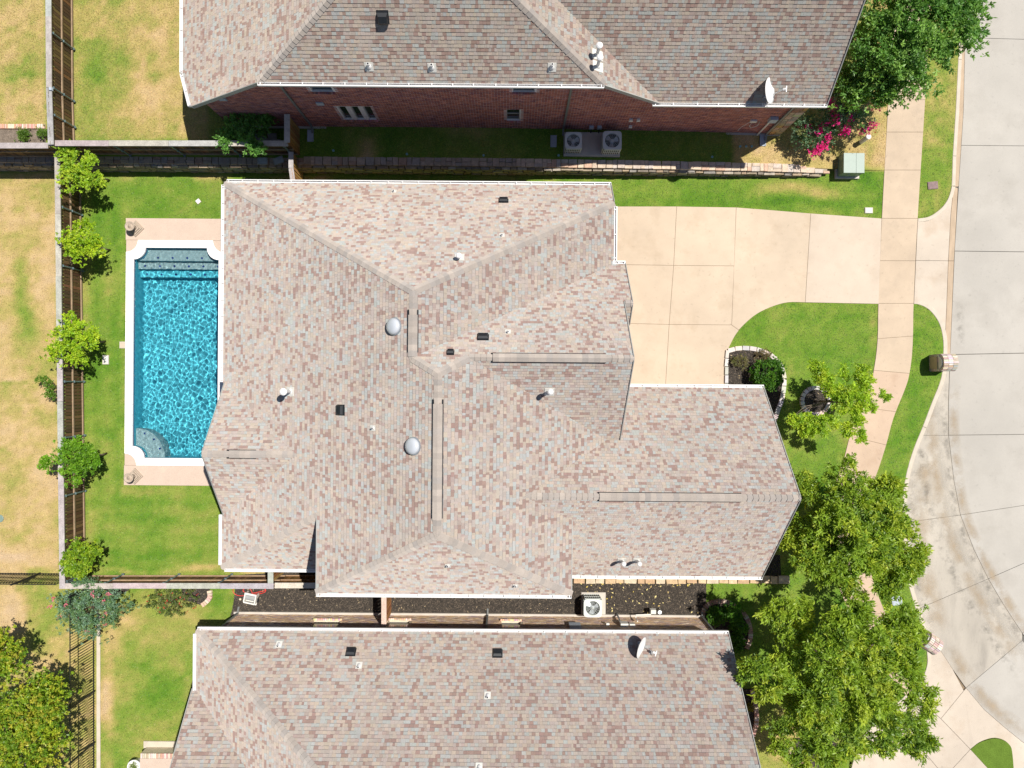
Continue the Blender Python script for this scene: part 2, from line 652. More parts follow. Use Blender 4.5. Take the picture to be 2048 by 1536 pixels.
def roof_hit(polys, px, py):
    """where the ray of image pixel (px, py) meets the roof: point and plane"""
    best = None
    for k, pts in polys:
        pp = [proj(*p) for p in pts]
        if in_poly(px, py, pp):
            a, b, c = PL[k]
            u = (px - 1024) / FOC
            v = -(py - 768) / FOC
            X, Y = CT * u - ST * v, ST * u + CT * v
            z = (c + CAM_H * (a * X + b * Y)) / (1 + a * X + b * Y)
            if best is None or z > best[0].z:
                best = (P(px, py, z), k)
    return best


def clip(poly, ax, lim, keep_greater):
    out = []
    n = len(poly)
    for i in range(n):
        p, q = poly[i], poly[(i + 1) % n]
        dp = (p[ax] - lim) if keep_greater else (lim - p[ax])
        dq = (q[ax] - lim) if keep_greater else (lim - q[ax])
        if dp >= 0:
            out.append(p)
        if (dp > 0 and dq < 0) or (dp < 0 and dq > 0):
            t = dp / (dp - dq)
            out.append((p[0] + (q[0] - p[0]) * t, p[1] + (q[1] - p[1]) * t))
    return out


TONES = [((.405, .355, .318), .29), ((.430, .365, .308), .25), ((.385, .390, .372), .18), ((.315, .225, .195), .17), ((.375, .305, .272), .12)]


def tone(prev):
    if prev is not None and R.random() < .10:
        return prev
    r = R.random()
    for c, w in TONES:
        r -= w
        if r <= 0:
            return c
    return TONES[0][0]


def frame_of(pl):
    a, b, c = PL[pl]
    g = math.hypot(a, b)
    v = Vector((a, b, g * g)).normalized()
    nrm = Vector((-a, -b, 1)).normalized()
    u = v.cross(nrm)
    return u, v, nrm


def lay_shingles(polys, tint=(1, 1, 1)):
    """every tab of every course as its own little slab; returns a list of (pixel area, verts, faces, colour)"""
    cells = []
    for k, pts in polys:
        u, v, nrm = frame_of(k)
        o = pts[0]
        p2 = [((p - o).dot(u), (p - o).dot(v)) for p in pts]
        v0, v1 = min(p[1] for p in p2), max(p[1] for p in p2)
        e = .138
        row = v0
        while row < v1:
            strip = clip(clip(p2, 1, row, True), 1, row + e, False)
            if len(strip) >= 3:
                ua, ub = min(p[0] for p in strip), max(p[0] for p in strip)
                x = ua - R.random() * .2
                prev = None
                while x < ub:
                    w = R.choice((.08, .10, .11, .13, .15, .17))
                    mid = o + u * (x + w / 2) + v * (row + e / 2)
                    mx, my = proj(*mid)
                    if -90 < mx < 2140 and -70 < my < 1606:
                        cell = clip(clip(strip, 0, x + .0015, True), 0, x + w - .0015, False)
                        if len(cell) >= 3 and abs(area2(cell)) > 6e-4:
                            prev = tone(prev)
                            j = R.uniform(.93, 1.06)
                            col = tuple(c * j * t * R.uniform(.98, 1.02) for c, t in zip(prev, tint))
                            t = R.choice((.009, .010, .015, .017))
                            top, bot = [], []
                            for (a, b) in cell:
                                q = o + u * a + v * b
                                f = (b - row) / e
                                top.append(q + nrm * (.004 + t * (1 - f)))
                                bot.append(q - nrm * .002)
                            n = len(cell)
                            if area2(cell) < 0:
                                top.reverse()
                                bot.reverse()
                            fs = [tuple(range(n))] + [(n + i, n + (i + 1) % n, (i + 1) % n, i) for i in range(n)]
                            cl = [col] * len(fs)
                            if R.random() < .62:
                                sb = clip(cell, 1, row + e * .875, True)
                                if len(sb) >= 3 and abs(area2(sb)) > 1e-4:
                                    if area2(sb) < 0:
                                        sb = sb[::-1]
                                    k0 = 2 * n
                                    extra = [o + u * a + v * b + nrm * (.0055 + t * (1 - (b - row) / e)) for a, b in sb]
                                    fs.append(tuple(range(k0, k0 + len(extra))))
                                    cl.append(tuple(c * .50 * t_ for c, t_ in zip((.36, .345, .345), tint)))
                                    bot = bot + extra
                            pa = abs(area2([proj(*q) for q in top]))
                            if not (0 < mx < 2048 and 0 < my < 1536):
                                pa = 0
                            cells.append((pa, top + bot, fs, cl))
                    x += w
            row += e
    return cells


def build_roof(house, polys, tint=(1, 1, 1)):
    mb = MB()
    for k, pts in polys:
        nrm = frame_of(k)[2]
        q = [p - nrm * .004 for p in pts]
        if area2([(p.x, p.y) for p in q]) < 0:
            q.reverse()
        n = len(q)
        low = [p - Vector((0, 0, .16)) for p in q]
        mb.mesh(q + low, [tuple(range(n)), tuple(reversed(range(n, 2 * n)))] + [(n + i, n + (i + 1) % n, (i + 1) % n, i) for i in range(n)])
    roof = obj('roof', mb, M['roofdeck'], house)
    cells = lay_shingles(polys, tint)
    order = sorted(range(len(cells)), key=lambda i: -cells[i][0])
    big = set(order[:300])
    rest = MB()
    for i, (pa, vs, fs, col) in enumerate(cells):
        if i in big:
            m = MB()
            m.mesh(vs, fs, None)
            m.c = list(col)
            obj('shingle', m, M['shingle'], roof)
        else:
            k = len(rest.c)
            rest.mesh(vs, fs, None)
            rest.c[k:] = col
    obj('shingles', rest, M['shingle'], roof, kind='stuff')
    return roof


CAPT = [(.355, .312, .278), (.335, .30, .272), (.375, .33, .292), (.32, .29, .268)]


def cap_run(roof, a, b, k1, k2, w=.15, e=.2, lift=0.0, vent=None, t0=0.0, t1=None):
    """folded cap pieces laid from a (low) up to b along the meeting line of planes k1 and k2"""
    a, b = Vector(a), Vector(b)
    d = (b - a)
    L = d.length
    d.normalize()
    sides = []
    for k in (k1, k2):
        nrm = frame_of(k)[2]
        s = nrm.cross(d)
        if s.z > 0:
            s = -s
        sides.append((s, nrm))
    n12 = (sides[0][1] + sides[1][1]).normalized()
    t = 0.0
    while t < L - .04:
        l = min(e, L - t)
        m = MB()
        c = R.choice(CAPT)
        j = R.uniform(.93, 1.07)
        col = tuple(x * j for x in c)
        lf = lift if (vent is None or vent[0] <= t <= vent[1]) else 0.0
        top = []
        for tt, h in (((t, .035), (t + l + .03, .014)) if lf == 0 else ((t, .023), (t + l - .0005, .0215))):
            p = a + d * tt
            row = []
            for sgn, (s, nrm) in ((0, sides[0]), (9, (None, None)), (1, sides[1])):
                if s is None:
                    row.append(p + n12 * (h + .004 + lf * 1.1))
                else:
                    row.append(p + s * w + nrm * (h + lf))
            top.append(row)
        vs = top[0] + top[1]
        low = [p - n12 * (.02 if lf == 0 else .012) for p in vs]
        fs = [(0, 1, 4, 3), (1, 2, 5, 4), (6, 7, 1, 0), (7, 8, 2, 1), (8, 11, 5, 2), (9, 6, 0, 3), (3, 4, 10, 9), (4, 5, 11, 10)]
        m.mesh(vs + low, fs, col)
        obj('ridge_cap', m, M['cap'], roof)
        t += e
    if vent and lift:
        m = MB()
        for s, nrm in sides:
            p, q = a + d * vent[0], a + d * min(vent[1], L)
            o = s * (w + .012) + nrm * (lift * .5 + .01)
            m.bar(p + o, q + o, .05, lift + .02, up=nrm)
        obj('ridge_vent', m, M['black'], roof)


def gutter(house, a, b, out, hang=.62, w=.112):
    a, b = Vector(a), Vector(b)
    out = Vector(out)
    d = (b - a).normalized()
    m = MB()
    h = .11
    z = Vector((0, 0, 1))
    for off, ww, hh, zz in ((.008, .012, h, -.02), (w / 2, w, .012, -.02 - h / 2), (w, .022, h, -.02), (w - .006, .034, .012, -.02 + h / 2)):
        m.bar(a + out * off + z * (zz), b + out * off + z * zz, ww, hh)
    for p in (a, b):
        m.box(p + out * (w / 2) + z * -.02, (.012, w, h), rz=math.atan2(d.y, d.x))
    g = obj('gutter', m, M['white'], house)
    L = (b - a).length
    n = max(2, int(L / hang))
    hm = MB()
    hm.box((0, w / 2, 0), (.03, w + .01, .014))
    me = make_mesh('hanger', hm, M['white'])
    base = Vector(root_loc(g))
    for i in range(n + 1):
        p = a + d * (L * min(max(i, .12), n - .12) / n + (R.uniform(-.06, .06) if 0 < i < n else 0)) + z * (.035)
        o = obj('hanger', me, M['white'], g)
        o.location = p - base
        o.rotation_euler = (0, 0, math.atan2(out.y, out.x) - math.pi / 2)
    return g


def rake(house, a, b, out):
    m = MB()
    a, b, out = Vector(a), Vector(b), Vector(out)
    m.bar(a + out * .012 + Vector((0, 0, -.085)), b + out * .012 + Vector((0, 0, -.085)), .03, .2)
    obj('rake_board', m, M['trim'], house)


def walls(house, segs, polys, z0, name='wall', m=None, gap=.14):
    mb = MB()
    for (x0, y0), (x1, y1) in segs:
        L = math.hypot(x1 - x0, y1 - y0)
        n = max(1, int(L / .3))
        pts = []
        for i in range(n + 1):
            x, y = x0 + (x1 - x0) * i / n, y0 + (y1 - y0) * i / n
            z = roof_z(polys, min(max(x, -99), 99), y)
            pts.append((x, y, (z if z is not None else 3.0) - gap))
        for i in range(n):
            (xa, ya, za), (xb, yb, zb) = pts[i], pts[i + 1]
            mb.face([(xa, ya, z0), (xb, yb, z0), (xb, yb, zb), (xa, ya, za)])
    return obj(name, mb, m or M['wallbrick'], house)


# ------------------------------------------------------------------ roof fittings
def base_plate(roof_part, p, k, w, l, m=M['lid']):
    u, v, nrm = frame_of(k)
    mb = MB()
    q = [p + u * (i * w / 2) + v * (j * l / 2) + nrm * .026 for i, j in ((-1, -1), (1, -1), (1, 1), (-1, 1))]
    r = [x - nrm * .02 for x in q]
    mb.mesh(q + r, [(0, 1, 2, 3), (4, 5, 1, 0), (5, 6, 2, 1), (6, 7, 3, 2), (7, 4, 0, 3)])
    return obj('flashing', mb, m, roof_part)


def pipe(house, polys, px, py, h=.3, r=.045, cap=None, plate=(.3, .34), m=None):
    hit = roof_hit(polys, px, py)
    if not hit:
        return
    p, k = hit
    mb = MB()
    mb.tube([p - Vector((0, 0, .05)), p + Vector((0, 0, h))], r, 12)
    mb.lathe(p, [(r * 1.9, -r), (r * 1.7, .03), (r * 1.15, .1)], 12)
    o = obj('vent_pipe', mb, m or M['white'], house)
    base_plate(o, p, k, *plate)
    c = MB()
    if cap:
        z = h
        c.lathe(p + Vector((0, 0, z)), [(cap * .75, -.05), (cap, -.02), (cap, .04), (cap * .6, .085), (0.0001, .095)], 16)
        obj('cap', c, M['white'], o, smooth=False)
    else:
        c.lathe(p + Vector((0, 0, h + .001)), [(r * .75, 0), (r * .75, .004), (0.0001, .004)], 12)
        obj('opening', c, M['black'], o)


def box_vent(house, polys, px, py, w=.34, l=.32, h=.14):
    p, k = roof_hit(polys, px, py)
    u, v, nrm = frame_of(k)
    mb = MB()

    def ring(sw, sl, hh, dv=0):
        return [p + u * (i * w * sw / 2) + v * (j * l * sl / 2 + dv) + nrm * hh for i, j in ((-1, -1), (1, -1), (1, 1), (-1, 1))]
    r0, r1, r2 = ring(1, 1, .02), ring(1, 1, h * .6), ring(.8, .55, h, -.0)
    mb.mesh(r0 + r1 + r2, [(0, 1, 5, 4), (1, 2, 6, 5), (2, 3, 7, 6), (3, 0, 4, 7), (4, 5, 9, 8), (5, 6, 10, 9), (6, 7, 11, 10), (7, 4, 8, 11), (8, 9, 10, 11)])
    o = obj('roof_vent', mb, M['black'], house)
    f = MB()
    q = ring(1.15, 1.1, .021, .01)
    q2 = ring(1.15, 1.1, .006, .01)
    f.mesh(q + q2, [(0, 1, 2, 3), (4, 5, 1, 0), (5, 6, 2, 1), (6, 7, 3, 2), (7, 4, 0, 3)])
    obj('flange', f, M['black'], o)


def sun_tunnel(house, polys, px, py):
    p, k = roof_hit(polys, px, py)
    u, v, nrm = frame_of(k)
    mb = MB()
    n = 24
    prof = [(.27, .0), (.285, .10), (.26, .15), (.19, .195), (.1, .215)]
    vs = []
    for r, h in prof:
        for i in range(n):
            a = 2 * math.pi * i / n
            vs.append(p + u * (r * math.cos(a)) + v * (r * math.sin(a)) + nrm * (h + .01))
    fs = [(i * n + j, i * n + (j + 1) % n, (i + 1) * n + (j + 1) % n, (i + 1) * n + j) for i in range(len(prof) - 1) for j in range(n)]
    fs.append(tuple(range((len(prof) - 1) * n, len(prof) * n)))
    mb.mesh(vs, fs)
    o = obj('skylight_dome', mb, M['skylight'], house, smooth=True)
    c = MB()
    vs = []
    for r, h in ((.31, .012), (.31, .06), (.275, .075)):
        for i in range(n):
            a = 2 * math.pi * i / n
            vs.append(p + u * (r * math.cos(a)) + v * (r * math.sin(a)) + nrm * h)
    c.mesh(vs, [(i * n + j, i * n + (j + 1) % n, (i + 1) * n + (j + 1) % n, (i + 1) * n + j) for i in range(2) for j in range(n)])
    obj('flashing_ring', c, M['galv'], o)


# ------------------------------------------------------------------ ground, lawns
def vnoise(x, y, scale, seed):
    g = np.random.default_rng(seed).random((257, 257))
    fx, fy = (x * scale) % 256, (y * scale) % 256
    ix, iy = fx.astype(int), fy.astype(int)
    tx, ty = fx - ix, fy - iy
    tx, ty = tx * tx * (3 - 2 * tx), ty * ty * (3 - 2 * ty)
    return (g[iy, ix] * (1 - tx) + g[iy, ix + 1] * tx) * (1 - ty) + (g[iy + 1, ix] * (1 - tx) + g[iy + 1, ix + 1] * tx) * ty - .5


REG = [(-400, 340, 122, 1175, .78), (-400, -300, 97, 285, .72), (97, -300, 420, 285, .52), (420, -300, 1500, 345, .14), (1460, -300, 1790, 345, .72),
       (-400, 1150, 195, 1800, .62), (192, 1175, 480, 1800, .34), (1490, 1390, 1640, 1800, .45), (1830, -300, 1930, 300, .38), (1830, 300, 1930, 440, .2),
       (120, 345, 455, 1150, .12), (440, 345, 1240, 420, .20)]
BLOB = [  # px, py, rx, ry, amount
    (330, 60, 40, 60, .25), (175, 60, 30, 60, .2), (300, 200, 50, 60, .2), (190, 160, 28, 120, -.22), (255, 150, 30, 40, -.18), (330, 150, 25, 30, -.2),
    (50, 620, 25, 80, -.4), (35, 540, 20, 60, -.45), (75, 660, 20, 40, -.35), (95, 400, 25, 40, -.3), (100, 520, 20, 60, .1), (60, 1120, 90, 18, .55), (15, 960, 10, 50, -.2),
    (735, 300, 22, 26, .9), (930, 262, 60, 8, .35), (1540, 300, 40, 20, .25), (1690, 240, 60, 40, .12), (1560, 380, 60, 14, .45), (1640, 385, 40, 14, .38),
    (1745, 300, 20, 60, -.15), (1500, 352, 70, 8, .2), (640, 355, 30, 8, .75), (1730, 360, 30, 30, -.4), (1600, 405, 160, 10, -.3),
    (215, 1410, 16, 60, .75), (225, 1290, 20, 40, .35), (200, 1255, 26, 30, .3), (320, 1250, 40, 50, .1), (330, 1400, 40, 80, -.12), (440, 1200, 40, 40, -.35),
    (20, 1210, 30, 40, .6), (75, 1260, 30, 40, -.35), (100, 1330, 60, 25, .4), (110, 1190, 40, 12, -.2), (250, 1235, 30, 25, .35), (165, 1130, 20, 10, .5),
    (520, 1145, 45, 9, 1.1), (390, 1137, 60, 7, .6), (250, 1140, 70, 6, .5), (185, 1000, 12, 140, .18), (300, 985, 70, 8, .25), (165, 560, 14, 160, .2), (245, 640, 6, 200, .18),
    (1590, 650, 50, 40, .14), (1570, 755, 30, 40, .22), (1740, 660, 10, 60, .22), (1605, 640, 26, 24, -.14), (1650, 700, 30, 25, -.1), (1860, 150, 30, 80, .1),
    (1560, 1450, 30, 40, .25), (1540, 1120, 30, 20, .45), (1990, 1510, 30, 12, .3), (420, 350, 40, 6, .5), (240, 350, 40, 8, .3), (570, 352, 30, 6, .8)]


def dryness(x, y, z=0.0):
    k = CAM_H - z
    u, v = x / k, y / k
    px = 1024 + FOC * (CT * u + ST * v)
    py = 768 - FOC * (-ST * u + CT * v)
    d = np.full(x.shape, .13)
    for a, b, c, e, val in REG:
        wx = np.clip((px - a) / 8, 0, 1) * np.clip((c - px) / 8, 0, 1) * np.clip((py - b) / 8, 0, 1) * np.clip((e - py) / 8, 0, 1)
        d = d * (1 - wx) + val * wx
    wob = vnoise(x, y, .9, 3) * 18
    wob2 = vnoise(x, y, .8, 4) * 18
    for a, b, rx, ry, val in BLOB:
        r = ((px + wob - a) / rx) ** 2 + ((py + wob2 - b) / ry) ** 2
        d = d + val * np.exp(-r * 1.1)
    amp = .55 + .9 * np.clip(d, 0, .8)
    d = d + .05 + amp * (.36 * vnoise(x, y, .45, 5) + .34 * vnoise(x, y, 1.3, 6) + .34 * vnoise(x, y, 3.6, 8) + .22 * vnoise(x, y, 9.0, 12))
    band = np.exp(-((px - 310) / 150.) ** 4) * np.clip((py - 975) / 10, 0, 1) * np.clip((1150 - py) / 10, 0, 1)
    d = d - band * .06 * np.sin(py / 5.3 + 2 * vnoise(x, y, .5, 9))
    band = np.clip((px - 170) / 8, 0, 1) * np.clip((252 - px) / 8, 0, 1) * np.clip((py - 380) / 10, 0, 1)
    d = d + band * .07 * np.sin(px / 6.5)
    return d


RAMP_X = [-.3, 0, .25, .5, .75, 1.0, 1.5]
RAMP = np.array([(.045, .120, .011), (.088, .182, .018), (.155, .222, .034), (.240, .245, .060), (.345, .275, .098), (.42, .305, .145), (.44, .32, .195)])


def lawn_col(d):
    return np.stack([np.interp(d, RAMP_X, RAMP[:, i]) for i in range(3)], -1)


def grid_mesh(name, xs, ys, zfun, mat_, smooth=True):
    X, Y = np.meshgrid(xs, ys)
    Z = zfun(X, Y)
    nx, ny = len(xs), len(ys)
    V = np.stack([X, Y, Z], -1).reshape(-1, 3)
    i = np.arange(nx - 1)[None, :] + nx * np.arange(ny - 1)[:, None]
    F = np.stack([i, i + 1, i + nx + 1, i + nx], -1).reshape(-1, 4)
    me = bpy.data.meshes.new(name)
    me.vertices.add(len(V))
    me.vertices.foreach_set('co', V.astype(np.float32).ravel())
    me.loops.add(len(F) * 4)
    me.loops.foreach_set('vertex_index', F.astype(np.int32).ravel())
    me.polygons.add(len(F))
    me.polygons.foreach_set('loop_start', np.arange(0, len(F) * 4, 4, dtype=np.int32))
    me.polygons.foreach_set('loop_total', np.full(len(F), 4, dtype=np.int32))
    me.update(calc_edges=True)
    me.validate()
    if mat_ is M['lawn']:
        c = lawn_col(dryness(V[:, 0], V[:, 1], np.maximum(V[:, 2], 0)))
        at = me.attributes.new('Col', 'FLOAT_COLOR', 'POINT')
        at.data.foreach_set('color', np.concatenate([c, np.ones((len(c), 1))], 1).astype(np.float32).ravel())
    me.materials.append(mat_)
    if smooth:
        me.polygons.foreach_set('use_smooth', [True] * len(me.polygons))
    return me


def pts(*a, z=0.0):
    return [P2(a[i], a[i + 1], z) for i in range(0, len(a), 2)]


# street edge (back of kerb) from north to south, in plan
KERB_N = pts(1925, -90, 1916, 119, 1911, 219, 1905, 312, 1903, 372)
KERB_N2 = smooth_line(pts(1903, 372, 1897, 394, 1886, 412, 1870, 426, 1855, 434, 1835, 437), 4)
KERB_M = smooth_line(pts(1827, 608, 1840, 610, 1857, 619, 1872, 636, 1881, 655, 1886, 682, 1886, 712, 1884, 745, 1877, 771, 1864, 803, 1845, 853, 1827, 897, 1814, 940, 1806, 985, 1804, 1030, 1806, 1090, 1814, 1156, 1823, 1192, 1838, 1240, 1850, 1280, 1853, 1303), 3)
KERB_S = smooth_line(pts(1853, 1303, 1854, 1326, 1848, 1347, 1838, 1364), 4)
JOINT = pts(1937, -90, 1930, 219, 1920, 375, 1912, 502, 1903, 709, 1900, 800, 1900, 871, 1911, 962, 1924, 1031, 1951, 1100, 1980, 1159, 2010, 1210, 2048, 1268, 2110, 1350)
APR_S = pts(1884, 1303, 1908, 1340, 1935, 1378, 1970, 1420, 2010, 1455, 2048, 1486, 2110, 1530)
street_poly = KERB_N + [P2(1912, 380), P2(1905, 600)] + KERB_M[18:] + APR_S + [P2(2110, 1530), (120, P2(2110, 1530)[1]), (120, P2(1925, -90)[1])]

xs = np.concatenate([[-400, -200, -100, -60, -40], np.arange(-30, 16.6, .24), np.arange(16.8, 21.2, .1), [21.4, 22, 24, 27, 30, 40, 60, 120, 200, 400]])
ys = np.concatenate([[-400, -200, -100, -60, -40, -30], np.arange(-20, 20.01, .14), [24, 30, 40, 60, 120, 200, 400]])


def poly_mask(X, Y, poly):
    c = np.zeros(X.shape, bool)
    n = len(poly)
    for i in range(n):
        x1, y1 = poly[i][0], poly[i][1]
        x2, y2 = poly[i - 1][0], poly[i - 1][1]
        if y1 == y2:
            continue
        t = ((y1 > Y) != (y2 > Y)) & (X < (x2 - x1) * (Y - y1) / (y2 - y1) + x1)
        c ^= t
    return c


def arc(cx, cy, r, a0, a1, n=8):
    return [(cx + r * math.cos(math.radians(a0 + (a1 - a0) * i / n)), cy + r * math.sin(math.radians(a0 + (a1 - a0) * i / n))) for i in range(n + 1)]


# pool outline (ccw from the north-west), notched corners
def pool_outline(x0, x1, y0, y1, r, n=8):
    return (arc(x0, y1, r, 270, 360, n)[::1] + arc(x1, y1, r, 180, 270, n) + arc(x1, y0, r, 90, 180, n) + arc(x0, y0, r, 0, 90, n))[::-1]


pa, pb = P(268, 496), P(435, 916)
PX0, PX1, PY1, PY0 = pa.x, pb.x, P(350, 496).y, P(350, 916).y
PR = .52
pool_in = pool_outline(PX0, PX1, PY0, PY1, PR)
CW = .335
pool_out = pool_outline(PX0 - CW, PX1 + CW * .8, PY0 - CW, PY1 + CW, PR)


def shift(line, w):
    out = []
    for i in range(len(line)):
        a, b = Vector(line[max(i - 1, 0)]), Vector(line[min(i + 1, len(line) - 1)])
        d = (b - a).normalized()
        out.append((line[i][0] - d.y * w, line[i][1] + d.x * w))
    return out


K1, K2, K3, K4 = shift(KERB_N, .1), shift(KERB_N2, .1), shift(KERB_M, .1), shift(KERB_S, .1)
street_low = K1 + [P2(1915, 380), P2(1907, 600)] + K3[18:] + APR_S + [P2(2110, 1530), (120, P2(2110, 1530)[1]), (120, P2(1925, -90)[1])]
apron_low = K2[::-1] + pts(1919, 378, 1912, 502, 1908, 600, 1903, 709) + K3[:19][::-1]
corner_low = K4 + pts(1800, 1400, 1745, 1452, 1716, 1482, 1700, 1545, 1690, 1640, 2160, 1640, 2160, 1565) + APR_S[::-1]


def ground_z(X, Y):
    Z = np.zeros(X.shape)
    Z[poly_mask(X, Y, street_low)] = -.3
    Z[poly_mask(X, Y, apron_low)] = -.3
    Z[poly_mask(X, Y, corner_low)] = -.3
    Z[poly_mask(X, Y, [(PX0 - .3, PY0 - .3), (PX1 + .25, PY0 - .3), (PX1 + .25, PY1 + .3), (PX0 - .3, PY1 + .3)])] = -3
    return Z


g = bpy.data.objects.new('ground', grid_mesh('ground', xs, ys, ground_z, M['lawn']))
COL.objects.link(g)
g['kind'] = 'structure'

YW = 9.50      # back of the retaining wall face
xs2 = np.concatenate([[-200, -100, -60, -40], np.arange(-30, 16.3, .24), [16.35]])
ys2 = np.concatenate([[YW], np.arange(YW + .2, 24.01, .24), [40, 60, 120, 200]])
ug = bpy.data.objects.new('upper_lawn', grid_mesh('upper_lawn', xs2, ys2, lambda X, Y: np.where(Y > 60, 0, 1) * lot_z(X) + .006, M['lawn']))
COL.objects.link(ug)
ug['kind'] = 'structure'


def slab(parent, poly, m, top=.03, depth=.1, inset=.006, zt=None, name='slab', bevel=.006):
    mb = MB()
    mb.prism(poly, top - depth, top, inset=inset, zt=zt, bevel=bevel)
    return obj(name, mb, m, parent)


def base_sheet(name, poly, z, m, zt=None):
    mb = MB()
    mb.prism(poly, z - .05, z, zt=zt)
    o = obj(name, mb, m)
    o['kind'] = 'structure'
    return o


# --- driveway
drive_out = pts(1215, 413, 1353, 413, 1472, 415, 1550, 421, 1621, 427, 1763, 437, 1757, 608, 1610, 605)
curve = smooth_line(pts(1610, 605, 1575, 605, 1545, 613, 1515, 627, 1490, 647, 1472, 668, 1460, 690, 1454, 703), 4)
drive_poly = drive_out[:-1] + curve + pts(1451, 720, 1451, 800, 1240, 800, 1215, 640)
drive = base_sheet('driveway', drive_poly, .012, M['joint'])
slab(drive, pts(1215, 413, 1353, 413, 1347, 531, 1215, 529), M['drive'])
slab(drive, pts(1353, 413, 1472, 415, 1468, 532, 1347, 531), M['drive'])
slab(drive, pts(1215, 529, 1347, 531, 1338, 649, 1215, 646), M['drive'])
slab(drive, pts(1347, 531, 1468, 532, 1463, 650, 1338, 649), M['drive'])
slab(drive, pts(1472, 415, 1550, 421, 1621, 427, 1610, 605) + curve[1:17] + pts(1477, 660, 1463, 650), M['drive'])
slab(drive, pts(1621, 427, 1763, 437, 1757, 608, 1610, 605), M['drive_pale'])
slab(drive, pts(1215, 646, 1338, 649, 1329, 800, 1215, 800), M['drive'])
slab(drive, pts(1338, 649, 1463, 650, 1477, 660) + curve[19:] + pts(1451, 720, 1451, 800, 1329, 800), M['drive'])

# --- sidewalk
wl = smooth_line(pts(1792, -90, 1776, 200, 1763, 437, 1756, 607, 1755, 666, 1752, 706, 1747, 739, 1741, 766, 1714, 825, 1699, 872, 1686, 922, 1672, 960, 1660, 1010, 1657, 1060, 1662, 1115, 1676, 1170, 1704, 1235, 1740, 1300, 1790, 1365, 1825, 1405), 4)
wr = smooth_line(pts(1866, -90, 1850, 200, 1835, 437, 1827, 607, 1826, 660, 1824, 706, 1819, 745, 1811, 775, 1787, 835, 1772, 890, 1757, 937, 1744, 972, 1733, 1015, 1730, 1060, 1734, 1110, 1747, 1165, 1770, 1225, 1800, 1290, 1836, 1345, 1850, 1362), 4)
walk = base_sheet('sidewalk', wl + wr[::-1], .012, M['joint'])
cuts = [0, 2, 4, 6, 7, 8, 10, 12, 14, 16, 18.5, 20, 24, 28, 31, 34, 37, 40, 44, 48, 52, 56, 60, 64, 67]


def at_line(line, t):
    i = min(int(t), len(line) - 2)
    f = t - i
    return (line[i][0] + (line[i + 1][0] - line[i][0]) * f, line[i][1] + (line[i + 1][1] - line[i][1]) * f)


def strip_pts(line, a, b):
    out = [at_line(line, a)]
    k = int(a) + 1
    while k < b - 1e-6:
        out.append(line[k])
        k += 1
    out.append(at_line(line, b))
    return out


def walk_t(py):
    best = min(range(len(wl) * 4), key=lambda i: abs(proj(*at_line(wl, i / 4), 0)[1] - py))
    return best / 4


cut_py = [-88, 30, 115, 192, 265, 345, 437, 521, 607, 677, 741, 815, 873, 940, 1010, 1085, 1160, 1235, 1305, 1375, 1405]
cut_t = [walk_t(y) for y in cut_py]
for i in range(len(cut_t) - 1):
    a, b = cut_t[i], min(cut_t[i + 1], len(wr) - 1)
    if b - a < .2:
        continue
    slab(walk, strip_pts(wl, a, b) + strip_pts(wr, a, b)[::-1], M['walk_pink'] if cut_py[i] > 700 else M['walk'])


# --- apron between sidewalk and street, falling to the gutter
def apron_z(x, y):
    px, py = proj(x, y, 0)
    t = (px - 1835) / (1908 - 1835)
    return .03 - .14 * min(max(t, 0), 1.05)


apr_r = pts(1919, 378, 1912, 502, 1908, 600, 1903, 709)
k_in = KERB_M[:19]
apron_poly = KERB_N2[::-1] + [P2(1912, 378)] + pts(1903, 521) + pts(1896, 700) + [P2(1889, 712)] + k_in[::-1]
apron = base_sheet('driveway_apron', KERB_N2[::-1] + apr_r + k_in[::-1], -.07, M['joint'], zt=lambda x, y: apron_z(x, y) - .07)
slab(apron, KERB_N2[::-1] + pts(1910, 372, 1904, 430, 1899, 521, 1831, 521), M['apron'], zt=apron_z)
slab(apron, pts(1831, 521, 1899, 521, 1895, 620, 1891, 712) + k_in[::-1], M['apron'], zt=apron_z)
slab(apron, pts(1910, 372, 1919, 375, 1911, 521, 1899, 521, 1904, 430), M['curb_tan'], zt=apron_z)
slab(apron, pts(1899, 521, 1911, 521, 1903, 709, 1891, 712, 1895, 620), M['curb_tan'], zt=apron_z)

# --- kerbs
kerb = bpy.data.objects.new('kerb', None)
COL.objects.link(kerb)
kerb['kind'] = 'structure'


def kerb_run(line, w, m, z1=.02, z0=-.2, seg=3.0, wid2=None):
    a, b = [Vector(p) for p in line], []
    for i, p in enumerate(a):
        d = (a[min(i + 1, len(a) - 1)] - a[max(i - 1, 0)]).normalized()
        b.append(p + Vector((-d.y, d.x)) * w)
    cum = 0
    s = 0
    for i in range(1, len(a)):
        cum += (a[i] - a[i - 1]).length
        if cum > seg or i == len(a) - 1:
            poly = [tuple(q) for q in a[s:i + 1]] + [tuple(q) for q in b[s:i + 1]][::-1]
            slab(kerb, poly, m, top=z1, depth=z1 - z0, inset=.004, name='kerb_stone', bevel=.015)
            s = i
            cum = 0
    return [tuple(q) for q in b]


kerb_n_out = kerb_run(KERB_N, .17, M['curb'])
kerb_run(KERB_N2, .17, M['curb'], z1=.034)
kerb_m_out = kerb_run(KERB_M, .19, M['curb'])
kerb_run(KERB_S, .17, M['curb'], z1=.036)

# --- street, two bands of slabs: gutter band and carriageway
street = base_sheet('street', kerb_n_out + [P2(1919, 378), P2(1903, 709)] + kerb_m_out[21:] + APR_S + [(60, APR_S[-1][1]), (60, kerb_n_out[0][1])], -.175, M['tar'])
st_z = -.125
R_E = 2160


